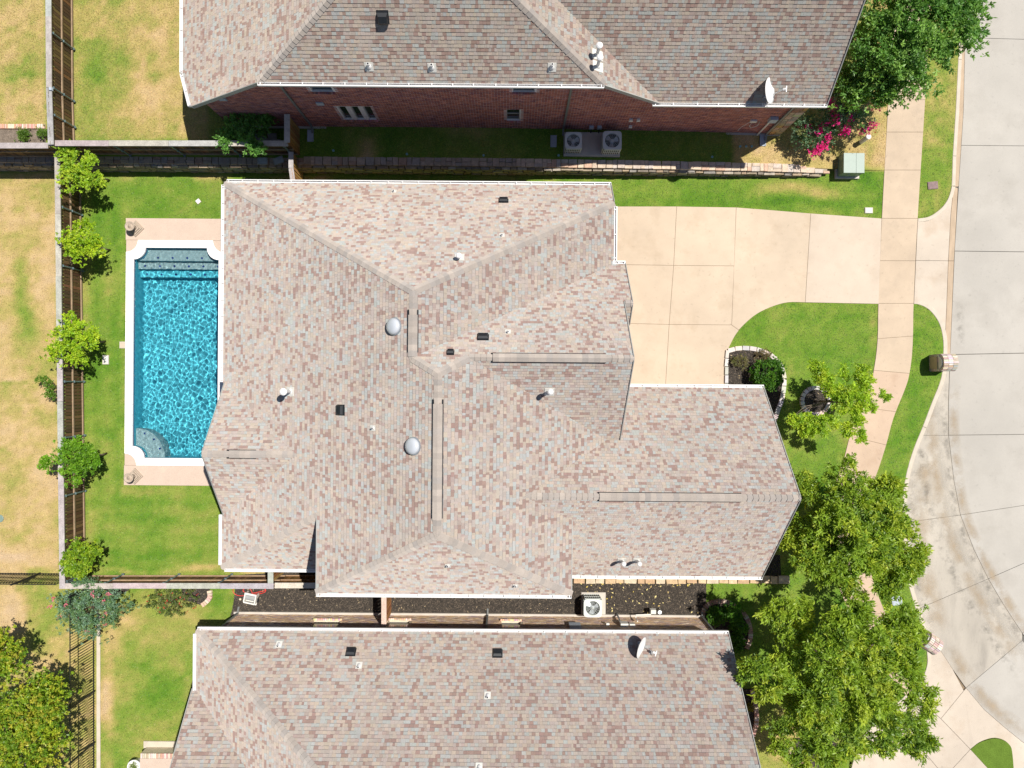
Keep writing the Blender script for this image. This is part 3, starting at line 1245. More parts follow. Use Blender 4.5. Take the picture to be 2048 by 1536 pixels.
def yx(line, py):
    """point of a plan line at image row py"""
    for i in range(len(line) - 1):
        ya, yb = proj(*line[i], 0)[1], proj(*line[i + 1], 0)[1]
        if ya <= py <= yb:
            f = (py - ya) / (yb - ya)
            return (line[i][0] + (line[i + 1][0] - line[i][0]) * f, line[i][1] + (line[i + 1][1] - line[i][1]) * f)
    return line[-1]


def seg_between(line, ya, yb):
    return [yx(line, ya)] + [p for p in line if ya + .5 < proj(*p, 0)[1] < yb - .5] + [yx(line, yb)]


st_rows = [(-90, -88), (73, 79), (289, 291), (501, 504), (709, 704), (871, 868), (1031, 995), (1159, 1080), (1268, 1200), (1349, 1300)]
for i in range(len(st_rows) - 1):
    (l0, r0), (l1, r1) = st_rows[i], st_rows[i + 1]
    slab(street, seg_between(JOINT, l0, l1) + pts(R_E, r1, R_E, r0), M['street'], top=st_z, depth=.06, inset=.008 if i not in (3, 4) else .014, bevel=.004)
kmo = kerb_m_out[15:]
slab(street, kerb_n_out + pts(1919, 372) + seg_between(JOINT, -88, 371)[::-1], M['curb_tan'], top=st_z + .004, depth=.06, inset=.004)
for y0, y1, j0, j1 in ((712, 871, 710, 871), (871, 1046, 871, 1031), (1046, 1219, 1031, 1159)):
    slab(street, seg_between(kmo, y0, y1) + seg_between(JOINT, j0, j1)[::-1], M['gutterpan'], top=st_z, depth=.06, inset=.007, bevel=.003)
slab(street, seg_between(kmo, 1219, 1300) + APR_S[:3] + pts(2048, 1283) + seg_between(JOINT, 1159, 1268)[::-1], M['gutterpan'], top=st_z, depth=.06, inset=.007, bevel=.003)
slab(street, APR_S[2:] + pts(R_E, 1530, R_E, 1300, 2100, 1335, 2048, 1283), M['street'], top=st_z, depth=.06, inset=.007, bevel=.003)

# worn bands that run round the bend beside the long joint
def stain_mat(name, colr, lo, hi, sc, amt):
    m = bpy.data.materials.new(name)
    m.use_nodes = True
    N, Lk = m.node_tree.nodes, m.node_tree.links
    b = N['Principled BSDF']
    b.inputs['Base Color'].default_value = (*colr, 1)
    b.inputs['Roughness'].default_value = .9
    uv = N.new('ShaderNodeAttribute')
    uv.attribute_name = 'across'
    tc = N.new('ShaderNodeTexCoord')
    nz = N.new('ShaderNodeTexNoise')
    nz.inputs['Scale'].default_value = sc
    nz.inputs['Detail'].default_value = 6
    nz.inputs['Roughness'].default_value = .65
    Lk.new(tc.outputs['Object'], nz.inputs['Vector'])
    mr = N.new('ShaderNodeMapRange')
    mr.inputs[1].default_value, mr.inputs[2].default_value = lo, hi
    mr.inputs[4].default_value = amt
    Lk.new(nz.outputs['Fac'], mr.inputs[0])
    mu_ = N.new('ShaderNodeMath')
    mu_.operation = 'MULTIPLY'
    Lk.new(mr.outputs[0], mu_.inputs[0])
    Lk.new(uv.outputs['Fac'], mu_.inputs[1])
    Lk.new(mu_.outputs[0], b.inputs['Alpha'])
    return m


def stain_band(line, off, w, m, z):
    a = shift(line, off - w)
    b = shift(line, off)
    c = shift(line, off + w)
    mb = MB()
    n = len(line)
    vs = [(x, y, z) for r in (a, b, c) for x, y in r]
    mb.mesh(vs, [(i, n + i, n + i + 1, i + 1) for i in range(n - 1)] + [(n + i, 2 * n + i, 2 * n + i + 1, n + i + 1) for i in range(n - 1)])
    o = obj('wear_mark', mb, m, street)
    at_ = o.data.attributes.new('across', 'FLOAT', 'POINT')
    e = np.clip(np.minimum(np.arange(n), n - 1 - np.arange(n)) / 4.0, 0, 1)
    at_.data.foreach_set('value', np.concatenate([np.zeros(n), e, np.zeros(n)]).astype(np.float32))
    return o


jl = smooth_line(pts(1902, 760, 1900, 830, 1903, 900, 1911, 962, 1924, 1031, 1951, 1100, 1980, 1159, 2010, 1210, 2048, 1268, 2090, 1330), 5)
S1 = stain_mat('grey_wear', (.19, .175, .15), .46, .74, 2.6, .6)
S2 = stain_mat('tan_wear', (.40, .31, .21), .40, .70, 1.2, .75)
S3 = stain_mat('pale_wear', (.47, .43, .37), .40, .65, 1.0, .7)
for i, (off, w, m_) in enumerate(((-.16, .24, S1), (.22, .3, S2), (-.75, .34, S2), (-1.25, .3, S1), (-.45, .22, S3))):
    stain_band(jl, off, w, m_, st_z + .003 + .0022 * i)
kl = smooth_line([p for p in kerb_m_out[33:60:4]], 5)
for i, (off, w, m_) in enumerate(((.25, .28, S1), (.7, .5, S2))):
    stain_band(kl, off, w, m_, st_z + .016 + .0022 * i)
el = smooth_line(pts(1922, 600, 1921, 650, 1921, 700), 5)
stain_band(el, .0, .3, S1, st_z + .024)
al = APR_S[:-1]
stain_band(smooth_line(al, 5), -.0 + .35, .42, S2, st_z + .021)

# --- second driveway at the south-east corner, with a grass island
isl = smooth_line(pts(1940, 1498, 1958, 1485, 1985, 1477, 2005, 1480, 2019, 1490, 2024, 1508, 2028, 1560), 4)


def sd_z(x, y):
    best = min((Vector((x, y)) - (Vector(APR_S[i]) + (Vector(APR_S[i + 1]) - Vector(APR_S[i])) * t)).length for i in range(len(APR_S) - 1) for t in (0, .25, .5, .75, 1))
    return .03 - .135 * max(0.0, 1 - best / 1.5)


sd_poly = KERB_S + pts(1800, 1400, 1745, 1452, 1716, 1482, 1700, 1545, 1690, 1640, 2160, 1640, 2160, 1565) + APR_S[::-1]
sdrive = base_sheet('corner_driveway', sd_poly, -.085, M['joint'], zt=lambda x, y: sd_z(x, y) - .085)
slab(sdrive, KERB_S + pts(1862, 1420, 1881, 1437, 1930, 1383) + [APR_S[1], APR_S[0]], M['apron'], zt=sd_z)
slab(sdrive, [APR_S[3], APR_S[2]] + pts(1930, 1383, 1881, 1437, 1940, 1498) + isl[1:] + pts(2120, 1560) + [APR_S[6], APR_S[5], APR_S[4]], M['apron'], zt=sd_z)
slab(sdrive, pts(1862, 1420, 1881, 1437, 1940, 1498, 1905, 1536, 1875, 1536, 1832, 1484, 1828, 1455), M['apron'], zt=sd_z)
slab(sdrive, KERB_S[-1:] + pts(1862, 1420, 1828, 1455, 1832, 1484, 1875, 1536, 1940, 1640, 1690, 1640, 1700, 1545, 1716, 1482, 1745, 1452, 1800, 1400), M['apron'], zt=sd_z)
slab(sdrive, pts(1940, 1498, 1975, 1536, 2075, 1640, 1940, 1640, 1875, 1536, 1905, 1536), M['apron'], zt=sd_z)
mb = MB()
mb.prism(isl + pts(2075, 1640, 1975, 1536), -.06, .038)
isl_o = obj('grass_island', mb, M['lawn'])
isl_o['kind'] = 'structure'
at = isl_o.data.attributes.new('Col', 'FLOAT_COLOR', 'FACE')
at.data.foreach_set('color', np.tile(np.array([.10, .16, .024, 1], np.float32), len(isl_o.data.polygons)))

# --- pool deck, pool
deck_poly = pts(252, 437, 470, 437, 470, 971, 252, 971)
deck = bpy.data.objects.new('pool_deck', None)
COL.objects.link(deck)
deck['kind'] = 'structure'
dx0, dx1, dyn, dys = P(252, 437).x, P(470, 437).x, P(350, 437).y, P(350, 971).y
poN, poS, poW, poE = PY1 + CW, PY0 - CW, PX0 - CW, PX1 + CW * .8
slab(deck, [(dx0, dyn), (dx0, poN), (dx1, poN), (dx1, dyn)], M['deck'], inset=.003, name='deck_slab')
slab(deck, [(dx0, poS), (dx0, dys), (dx1, dys), (dx1, poS)], M['deck'], inset=.003, name='deck_slab')
slab(deck, [(poE, poN), (poE, poS), (dx1, poS), (dx1, poN)], M['deck'], inset=.003, name='deck_slab')
for cx, cy, a0 in ((poW, poN, 270), (poE, poN, 180), (poE, poS, 90), (poW, poS, 0)):
    slab(deck, [(cx, cy)] + arc(cx, cy, PR, a0, a0 + 90), M['deck'], inset=.003, name='deck_slab')

pool = thing('swimming_pool', 'rectangular blue swimming pool with notched corners and white stone coping', 'swimming pool', (PX0, PY0, 0))
zc = .05


def pool_path(off, n=8):
    return pool_outline(PX0 - off, PX1 + off * (.8 if off else 1), PY0 - off, PY1 + off, PR, n)


inn, outl = pool_path(0), pool_path(CW)
# coping stones: straight runs cut at ~0.45 m, four quarter rings cut in three
def coping(poly):
    mb = MB()
    mb.prism(poly, -.06, zc, inset=.0025, bevel=.006)
    obj('coping_stone', mb, M['coping'], pool)


def run_x(y0, y1, xa, xb):
    n = max(1, round((xb - xa) / .46))
    for i in range(n):
        a, b = xa + (xb - xa) * i / n, xa + (xb - xa) * (i + 1) / n
        coping([(a, y0), (b, y0), (b, y1), (a, y1)])


def run_y(x0, x1, ya, yb):
    n = max(1, round((yb - ya) / .46))
    for i in range(n):
        a, b = ya + (yb - ya) * i / n, ya + (yb - ya) * (i + 1) / n
        coping([(x0, a), (x1, a), (x1, b), (x0, b)])


CE = CW * .8
run_x(PY1, PY1 + CW, PX0 + PR, PX1 - PR)
run_x(PY0 - CW, PY0, PX0 + PR, PX1 - PR)
run_y(PX0 - CW, PX0, PY0 + PR, PY1 - PR)
run_y(PX1, PX1 + CE, PY0 + PR, PY1 - PR)
for (ix, iy, ox, oy, a0) in ((PX0, PY1, -CW, CW, 270), (PX1, PY1, CE, CW, 180), (PX1, PY0, CE, -CW, 90), (PX0, PY0, -CW, -CW, 0)):
    inner = arc(ix, iy, PR, a0, a0 + 90, 9)
    outer = arc(ix + ox, iy + oy, PR, a0, a0 + 90, 9)
    for j in range(3):
        ring_o = outer[j * 3:j * 3 + 4][::-1]
        for e_ in ((0,) if j == 0 else (2,) if j == 2 else ()):
            q_ = inner[0] if e_ == 0 else inner[9]
            w_ = outer[0] if e_ == 0 else outer[9]
            cand = (w_[0], q_[1]) if abs(q_[0] - ix) < 1e-6 else (q_[0], w_[1])
            ring_o = ring_o + [cand] if e_ == 0 else [cand] + ring_o
        coping(inner[j * 3:j * 3 + 4] + ring_o)

WZ = -.10
FZ = -1.35
mb = MB()
nn = len(pool_in)
ccw = pool_in if area2(pool_in) > 0 else pool_in[::-1]
for i in range(nn):
    a, b = ccw[i], ccw[(i + 1) % nn]
    mb.face([(a[0], a[1], WZ - .07), (b[0], b[1], WZ - .07), (b[0], b[1], FZ), (a[0], a[1], FZ)][::-1])
mb.face([(x, y, FZ) for x, y in ccw])
shell = obj('shell', mb, M['plaster'], pool)
mb = MB()
for i in range(nn):
    a, b = ccw[i], ccw[(i + 1) % nn]
    mb.face([(a[0], a[1], -.055), (b[0], b[1], -.055), (b[0], b[1], WZ - .07), (a[0], a[1], WZ - .07)][::-1])
band = obj('waterline_tile', mb, M['navy'], pool)
steps = []
sy = [P(350, y).y for y in (496, 520, 535.5, 551)]
for i, z in enumerate((-.32, -.58, -.84)):
    mb = MB()
    x0, x1 = PX0 + .002, PX1 - .002
    if i == 0:
        poly = [p for p in ccw if p[1] > sy[1] + .01]
        yy = sy[1]
        xl = PX0 + .002
        poly = [(xl, yy), (x1, yy), (PX1 - .002, PY1 - PR)] + [p for p in arc(PX1, PY1, PR, 270, 180, 8)] + [p for p in arc(PX0, PY1, PR, 360, 270, 8)]
    else:
        poly = [(x0, sy[i + 1]), (x1, sy[i + 1]), (x1, sy[i]), (x0, sy[i])]
    mb.prism(poly, FZ + .002, z)
    st = obj('step', mb, M['step'] if i < 2 else M['plaster'], pool)
    steps.append(st)
    tm = MB()
    nt = 6
    yy = sy[i + 1] + .13
    for q in range(nt):
        x = x0 + .30 + (x1 - x0 - .5) * q / (nt - 1)
        tl = MB()
        tl.box((x, yy, z + .004), (.085, .085, .008), rz=math.pi / 4)
        obj('accent_tile', tl, M['navy'], st)
    em = MB()
    em.box(((x0 + x1) / 2, sy[i + 1] - .012, z - .05), (x1 - x0 - .02, .02, .1))
    obj('step_edge', em, mat('step_edge_tile', (.01, .09, .12), .5, .2, 10) if i == 0 else bpy.data.materials['step_edge_tile'], st)
mb = MB()
bench = [(PX0 + .002, PY0 + PR)] + [(p[0], p[1]) for p in arc(PX0, PY0, PR, 90, 0, 8)][1:] + [(p[0], p[1]) for p in arc(PX0, PY0, 1.28, 0, 90, 12)]
mb.prism([(max(x, PX0 + .002), max(y, PY0 + .002)) for x, y in bench], FZ + .002, -.42)
bo = obj('corner_bench', mb, M['step'], pool)
for a in (20, 45, 70):
    tl = MB()
    tl.box((PX0 + 1.12 * math.cos(math.radians(a)), PY0 + 1.12 * math.sin(math.radians(a)), -.416), (.085, .085, .008), rz=.4)
    obj('accent_tile', tl, M['navy'], bo)
# rippled water surface
gx = np.linspace(PX0 + .001, PX1 - .001, 210)
gy = np.linspace(PY0 + .001, PY1 - .001, 520)


def ripple(X, Y):
    Z = np.zeros(X.shape)
    rg = np.random.default_rng(5)
    for i in range(60):
        th = rg.uniform(0, 2 * math.pi)
        wl_ = rg.uniform(.085, .36)
        k = 2 * math.pi / wl_
        ph = rg.uniform(0, 6.28)
        wx, wy = rg.uniform(-.25, .25, 2)
        Z += .00085 * (wl_ / .4) ** 1.25 * np.sin(k * (math.cos(th) * (X + .25 * np.sin(1.1 * Y + ph)) + math.sin(th) * (Y + .25 * np.sin(1.3 * X - ph))) + ph)
    return WZ + Z


wm = grid_mesh('pool_water', gx, gy, ripple, M['water'])
bmw = bmesh.new()
bmw.from_mesh(wm)
kill = [f for f in bmw.faces if not in_poly(*f.calc_center_median()[:2], ccw)]
bmesh.ops.delete(bmw, geom=kill, context='FACES')
bmw.to_mesh(wm)
bmw.free()
wo = obj('water', wm, M['water'], pool)
wo.location = (-PX0, -PY0, 0)
try:
    wo.cycles.is_caustics_caster = True
    for o in [shell, band, bo] + steps:
        o.cycles.is_caustics_receiver = True
        for c in o.children:
            c.cycles.is_caustics_receiver = True
except Exception:
    pass

# ------------------------------------------------------------------ main house
main = thing('house', 'big tan shingled hip roof house in the middle, beside the pool and driveway', 'house', (-2, -1, 0))
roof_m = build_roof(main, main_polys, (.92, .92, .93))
segs = [((-11.2, 7.65), (3.5, 7.65)), ((3.5, 7.65), (3.5, 4.4)), ((3.5, 4.4), (4.0, 4.4)), ((4.0, 4.4), (4.0, 2.5)), ((4.0, 2.5), (3.65, 2.5)), ((3.65, 2.5), (3.65, -.5)),
        ((3.65, -.5), (9.8, -.5)), ((9.8, -.5), (9.8, -7.35)), ((9.8, -7.35), (1.8, -7.35)), ((1.8, -7.35), (-6.75, -7.35)), ((-6.75, -7.35), (-6.75, -7.1)), ((-6.75, -7.1), (-11.2, -7.1)), ((-11.2, -7.1), (-11.2, 7.65)),
        ((-6.9, -7.35), (-6.9, -4.9)), ((1.85, -7.35), (1.85, -5.0)), ((3.75, -.5), (3.75, -2.0))]
walls(main, segs, main_polys, 0)
cap_run(roof_m, p_nw, p_t1, 'N', 'W')
cap_run(roof_m, p_ne, p_t1, 'N', 'E1')
cap_run(roof_m, p_t1, p_t2, 'W', 'E1', vent=(.63, 2.05), lift=.035)
cap_run(roof_m, p_t2, p_t3, 'W', 'GN')
cap_run(roof_m, p_t4, p_t3, 'GN', 'E2')
cap_run(roof_m, p_t3, p_t6, 'W', 'E2', vent=(.85, 4.75), lift=.035)
cap_run(roof_m, p_t4, p_ga, 'GN', 'GS', vent=(.75, 4.6), lift=.035)
cap_run(roof_m, p_t5, p_fa, 'FN', 'FS', vent=(2.55, 7.6), lift=.035)
cap_run(roof_m, p_sw, p_t6, 'W', 'S')
cap_run(roof_m, p_se, p_t6, 'E2', 'S')
cap_run(roof_m, p_q2, p_q1, 'W', 'Q')
cap_run(roof_m, p_pa, p_pr, 'PN', 'PS', vent=(.9, 2.0), lift=.025)
cap_run(roof_m, on('GN', 4.12, yK), on('GN', 4.38, yK), 'GN', 'SG')
gutter(main, p_nw + Vector((.1, 0, 0)), p_ne2, (0, 1, 0))
gutter(main, on('W', xW, p_nw.y - .1), on('W', xW, p_pn.y + .05), (-1, 0, 0))
gutter(main, on('W', xW, p_ps.y), on('W', xW, p_q2.y + .15), (-1, 0, 0))
gutter(main, p_q2 + Vector((.12, 0, 0)), on('Q', p_sw.x, p_q2.y), (0, -1, 0))
gutter(main, p_sw, p_se, (0, -1, 0))
gutter(main, on('FS', p_se.x + .02, p_fs.y), p_fs, (0, -1, 0))
gutter(main, on('FN', 4.6, p_fn.y), p_fn, (0, 1, 0))
gutter(main, p_ne + Vector((0, -.15, 0)), p_e1s + Vector((0, .1, 0)), (1, 0, 0), hang=.9)
gutter(main, on('GN', 3.9, p_e1s.y), on('GN', 4.38, p_e1s.y), (0, 1, 0), hang=.4)
rake(main, p_ne2, p_ne, (1, 0, 0))
rake(main, on('GN', 4.38, p_e1s.y), on('GN', 4.38, yK), (1, 0, 0))
rake(main, on('SG', 4.38, 2.3), on('SG', 4.38, yK), (1, 0, 0))
rake(main, on('GN', xG, yK), p_ga, (1, 0, 0))
rake(main, p_gs, p_ga, (1, 0, 0))
rake(main, p_fn, p_fa, (1, 0, 0))
rake(main, p_fs, p_fa, (1, 0, 0))
rake(main, p_pn, p_pa, (-1, 0, 0))
rake(main, p_ps, p_pa, (-1, 0, 0))
rake(main, p_q1, p_sw, (-1, 0, 0))
rake(main, p_se, p_f2, (1, 0, 0))
for px, py, w, l in ((1007, 402, .34, .3), (966, 675, .36, .32), (901, 706, .22, .22), (682, 820, .34, .34)):
    box_vent(main, main_polys, px, py, w, l)
sun_tunnel(main, main_polys, 790, 653)
sun_tunnel(main, main_polys, 828, 892)
for px, py, h, c in ((919, 515, .42, .10), (581, 783, .95, .135), (1099, 783, .75, .10), (1243, 1121, .62, .095), (1274, 1121, .62, .095)):
    pipe(main, main_polys, px, py, h, .062, c, (.34, .4))
for px, py in ((788, 383), (1004, 471), (1016, 664), (746, 856), (896, 1131), (1031, 1171)):
    pipe(main, main_polys, px, py, .2, .038, None, (.2, .23))

# ------------------------------------------------------------------ brick walls that the photograph looks onto
BRICK_RED = [(.37, .145, .115), (.44, .17, .13), (.31, .125, .11), (.47, .20, .155), (.26, .115, .125), (.40, .185, .17)]
BRICK_TAN = [(.58, .41, .27), (.68, .52, .36), (.50, .35, .28), (.64, .46, .27), (.46, .34, .34), (.74, .60, .46), (.62, .40, .26)]


def brick_wall(house, y, x0, x1, zbase, polys, facing, palette, mort, holes, stone_from=None, gap=.15):
    """wall in the plane Y=y seen from 'facing' (-1: from the south, +1: from the north); holes = window rectangles"""
    f = facing
    xb = sorted(set([x0, x1] + [h[0] for h in holes] + [h[1] for h in holes] + list(np.arange(x0, x1, .4))))
    xb = [x for x in xb if x0 <= x <= x1]
    zb = sorted(set([h[2] for h in holes] + [h[3] for h in holes]))

    def top(x):
        z = roof_z(polys, min(max(x, x0 + .01), x1 - .01), y)
        return (z if z is not None else 5) - gap
    mb = MB()
    for a, b in zip(xb[:-1], xb[1:]):
        ta, tb = top(a), top(b)
        z_lo = min(float(zbase(a)), float(zbase(b))) - .25
        lev = [z_lo] + [z for z in zb if z < min(ta, tb)] + [None]
        for za, zz in zip(lev[:-1], lev[1:]):
            mid = (a + b) / 2
            zm = (za + (zz if zz is not None else za + .02)) / 2
            if any(h[0] - 1e-6 < mid < h[1] + 1e-6 and h[2] < zm < h[3] for h in holes):
                continue
            q = [(a, y, za), (b, y, za), (b, y, tb if zz is None else zz), (a, y, ta if zz is None else zz)]
            mb.face(q if f < 0 else q[::-1])
    for h in holes:   # reveals
        d = -f * .10
        for p, q in (((h[0], h[2]), (h[1], h[2])), ((h[1], h[2]), (h[1], h[3])), ((h[1], h[3]), (h[0], h[3])), ((h[0], h[3]), (h[0], h[2]))):
            fc = [(p[0], y, p[1]), (q[0], y, q[1]), (q[0], y + d, q[1]), (p[0], y + d, p[1])]
            mb.face(fc)
    w = obj('brick_wall', mb, mort, house)
    bm = MB()
    course, bl = .081, .225
    z = float(min(zbase(x0), zbase(x1)))
    row = 0
    zmax = max(top(x) for x in np.linspace(x0, x1, 40))
    while z < zmax:
        x = x0 - (row % 2) * bl / 2
        while x < x1:
            a, b = max(x, x0), min(x + bl - .014, x1 if stone_from is None else stone_from)
            if b - a > .03 and z + course - .014 < min(top(a), top(b)) and z + .03 > float(zbase((a + b) / 2)):
                za, zz = z, z + course - .013
                if not any(b > h[0] and a < h[1] and zz > h[2] - (.0 if True else 0) and za < h[3] for h in holes):
                    c = R.choice(palette)
                    j = R.uniform(.8, 1.18)
                    pr = R.uniform(.007, .013) * f
                    v0 = [(a, y, za), (b, y, za), (b, y, zz), (a, y, zz)]
                    v1 = [(p[0], p[1] + pr, p[2]) for p in v0]
                    bm.mesh(v0 + v1, [(4, 5, 6, 7), (0, 1, 5, 4), (1, 2, 6, 5), (2, 3, 7, 6), (3, 0, 4, 7)] if f < 0 else [(7, 6, 5, 4), (4, 5, 1, 0), (5, 6, 2, 1), (6, 7, 3, 2), (7, 4, 0, 3)], tuple(k * j for k in c))
            x += bl
        z += course
        row += 1
    obj('bricks', bm, M['brick'], w, kind='stuff')
    return w


def window(house, y, rect, facing, mull=None, palette=BRICK_RED):
    x0, x1, z0, z1 = rect
    f = facing
    d = -f * .085
    mb = MB()
    fw = .026
    for a, b in (((x0, z0), (x1, z0)), ((x0, z1), (x1, z1)), ((x0, z0), (x0, z1)), ((x1, z0), (x1, z1))):
        s = 1
        mb.bar((a[0], y + d, a[1]), (b[0], y + d, b[1]), fw * 2, .05, up=(0, 1, 0))
    if mull:
        mb.bar((x0, y + d, mull), (x1, y + d, mull), .05, .05, up=(0, 1, 0))
    w = obj('window', mb, M['frame'], house)
    p = MB()
    q = [(x0, y + d * 1.05, z0), (x1, y + d * 1.05, z0), (x1, y + d * 1.05, z1), (x0, y + d * 1.05, z1)]
    p.face(q if f < 0 else q[::-1])
    obj('pane', p, M['glass'], w)
    n = max(2, int((x1 - x0 + .1) / .078))
    for i in range(n):
        sb = MB()
        xa = x0 - .05 + (x1 - x0 + .1) * (i + .5) / n
        sb.box((xa, y + f * .012, z0 - .062), ((x1 - x0 + .1) / n - .014, .13, .1), col=tuple(k * R.uniform(.9, 1.3) for k in R.choice(palette)), tilt=Matrix.Rotation(-f * .18, 3, 'X'))
        obj('sill_brick', sb, M['brick'], w)


def downspout(house, x, y, f, z0, z1, splash=None):
    mb = MB()
    mb.box((x, y + f * .055, (z0 + z1) / 2 + .1), (.075, .06, z1 - z0 - .2))
    mb.bar((x, y + f * .055, z0 + .22), (x, y + f * .30, z0 + .06), .075, .06)
    mb.bar((x, y + f * .055, z1 - .05), (x, y + f * .38, z1 + .12), .075, .06)
    obj('downspout', mb, M['spout'], house)


# ------------------------------------------------------------------ north house
YNW = 10.93
north = thing('house', 'red brick house along the top edge with its shaded side wall in view', 'house', (0, 14, 1))
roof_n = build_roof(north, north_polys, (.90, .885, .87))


def wr_(px0, py0, px1, py1, y):
    """window rectangle on the wall Y=y from its top left and bottom right image pixels"""
    xa, zt = on_wall(px0, py0, y)
    xb, zb = on_wall(px1, py1, y)
    return xa, xb, zb, zt


nwin = []
for i in range(3):
    x, zt = on_wall(672 + i * 25, 213, YNW)
    _, zb = on_wall(690 + i * 25, 239, YNW)
    nwin.append((x + .06, x + .36, zb, zt))
xa, zt = on_wall(1013, 219, YNW)
xb, zb = on_wall(1039, 241, YNW)
nwin.append((xa, xb, zb, zt))
xa, zb = on_wall(1026, 184, YNW)
xb, _ = on_wall(1069, 184, YNW)
nwin.append((xa, xb, zb, 6.85))
xa, zb = on_wall(625, 183, YNW)
xb, _ = on_wall(667, 183, YNW)
nwin.append((xa, xb, zb, 6.85))
XS0 = 10.93
XNE = 11.52
brick_wall(north, YNW, -12.1, XNE, lot_z, north_polys, -1, BRICK_RED, M['mortar'], nwin, stone_from=XS0)
for i, r in enumerate(nwin):
    window(north, YNW, r, -1, mull=(r[2] + r[3]) / 2 if i == 3 else None)
walls(north, [((XNE, YNW), (XNE, 17.1)), ((-12.1, YNW), (-12.1, 20)), ((XNE, 17.1), (5.3, 17.1))], north_polys, 0)
# stone-faced corner
stn = MB()
rr = random.Random(4)
zrow = float(lot_z(11.2))
sc = MB()
stone_cols = [(.42, .33, .20), (.46, .30, .10), (.36, .30, .22), (.30, .18, .12), (.50, .41, .27), (.40, .31, .19)]
mbk = MB()
mbk.box(((XS0 + XNE) / 2 + .01, YNW - .03, 2.85), (XNE - XS0, .05, 5.0))
sback = obj('stone_quoin', mbk, M['mortar_tan'], north)
z = zrow + .02
while z < 5.0:
    h = rr.uniform(.2, .36)
    x = XS0 + .03
    while x < XNE - .05:
        w = min(rr.uniform(.2, .42), XNE - x)
        if XNE - x - w < .12:
            w = XNE - x
        m1 = MB()
        m1.box((x + w / 2, YNW - .065, z + h / 2), (w - .03, .05, h - .03), taper=.92, col=tuple(c * rr.uniform(.85, 1.1) for c in rr.choice(stone_cols)))
        obj('stone', m1, M['stone'], sback)
        x += w
    z += h
mb = MB()
mb.box((-.3, YNW - .05, .9), (23.6, .1, .30))
for v in range(len(mb.v)):
    x, y, z = mb.v[v]
    mb.v[v] = (x, y, float(lot_z(x)) + (.10 if z > .9 else -.2))
obj('foundation', mb, M['conc'], north)
cap_run(roof_n, n1, n3, 'nS', 'nW')
cap_run(roof_n, n2, n3, 'nS', 'nE')
gutter(north, n1, n2, (0, -1, 0), hang=.72)
gutter(north, n7 + Vector((-.25, 0, 0)), on('nF', xNF, yN), (0, -1, 0), hang=.75)
gutter(north, on('nW', -12.42, 10.62), on('nW', -12.9, 12.0), (-.94, -.34, 0), hang=.8)
gutter(north, on('nW', -12.9, 12.02), on('nW', -12.98, n5.y), (-1, 0, 0), hang=.8)
rake(north, on('nW', -12.42, 10.58), n1, (0, -1, 0))
rake(north, n7, n2, (0, -1, 0))
rake(north, on('nF', xNF, yN), on('nF', xNF, yR), (1, 0, 0))
downspout(north, -8.58, YNW, -1, 1.0, 7.0)
downspout(north, 2.1, YNW, -1, .92, 7.0)
downspout(north, 10.86, YNW - .04, -1, .55, 5.2)
box_vent(north, north_polys, 766, 34, .34, .42, .2)
for px, py in ((738, 133), (864, 135), (1104, 134)):
    pipe(north, north_polys, px, py, .26, .05, None, (.3, .34))
for px, py in ((1194, 110), (1195, 133)):
    pipe(north, north_polys, px, py, .8, .06, .115, (.34, .5))
# fittings on the north house wall
for px, py, w, h in ((1262, 237, .16, .12), (1277, 237, .16, .12), (1261, 250, .15, .09)):
    x, z = on_wall(px, py, YNW)
    mb = MB()
    mb.box((x, YNW - .06, z), (w, .12, h), taper=.7)
    obj('vent_hood', mb, M['plastic'], north)
x, z = on_wall(640, 206, YNW)
mb = MB()
mb.box((x, YNW - .03, z), (.28, .05, .28))
obj('access_panel', mb, M['lidblue'], north)
x, z = on_wall(445, 197, YNW)
mb = MB()
mb.box((x, YNW - .03, z), (.3, .05, .26))
obj('access_panel', mb, M['lidblue'], north)
x, z = on_wall(1546, 236, YNW)
mb = MB()
mb.box((x, YNW - .08, z), (.32, .14, .42))
o = obj('meter_box', mb, M['lidblue'], north)
mb = MB()
mb.tube([(x - .05, YNW - .08, z - .2), (x - .05, YNW - .08, .5)], .035, 8)
obj('conduit', mb, M['plastic'], o)
x, z = on_wall(1507, 240, YNW)
mb = MB()
mb.box((x, YNW - .05, z), (.26, .08, .16))
o = obj('cable_box', mb, M['plastic'], north)
mb = MB()
mb.tube([(x - .1, YNW - .06, z), (x - .25, YNW - .1, z - .3), (x - .35, YNW - .12, z - .62), (x - .38, YNW - .14, z - .95)], .012, 6)
mb.tube([(x, YNW - .06, z), (x - .06, YNW - .12, z - .4), (x + .1, YNW - .12, z - .65), (x + .28, YNW - .1, z - .45), (x + .3, YNW - .05, z - .1)], .012, 6)
obj('cable', mb, M['cable'], o)

# ------------------------------------------------------------------ south house
YSW = -10.16
south = thing('house', 'tan brick house along the bottom edge, under a broad shingled roof slope', 'house', (-2, -14, 0))
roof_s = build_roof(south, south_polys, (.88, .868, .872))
swin = []
for a, b, zb, zt in ((627, 680, 1.0, 2.4), (778, 819, .9, 2.3), (1003, 1041, .9, 2.3)):
    xa, _ = on_wall(a, 1243, YSW)
    xb, _ = on_wall(b, 1243, YSW)
    swin.append((xa, xb, zb, zt))
brick_wall(south, YSW, -11.95, 8.42, lambda x: np.zeros(np.shape(x)) + .02, south_polys, 1, BRICK_TAN, M['mortar_tan'], swin)
for r in swin:
    window(south, YSW, r, 1, palette=BRICK_TAN)
walls(south, [((-11.95, YSW), (-11.95, -19.3)), ((8.3, YSW), (8.3, -19.3))], south_polys, 0)
mb = MB()
mb.box((-1.8, YSW + .05, .03), (20.6, .1, .22))
obj('foundation', mb, M['conc'], south)
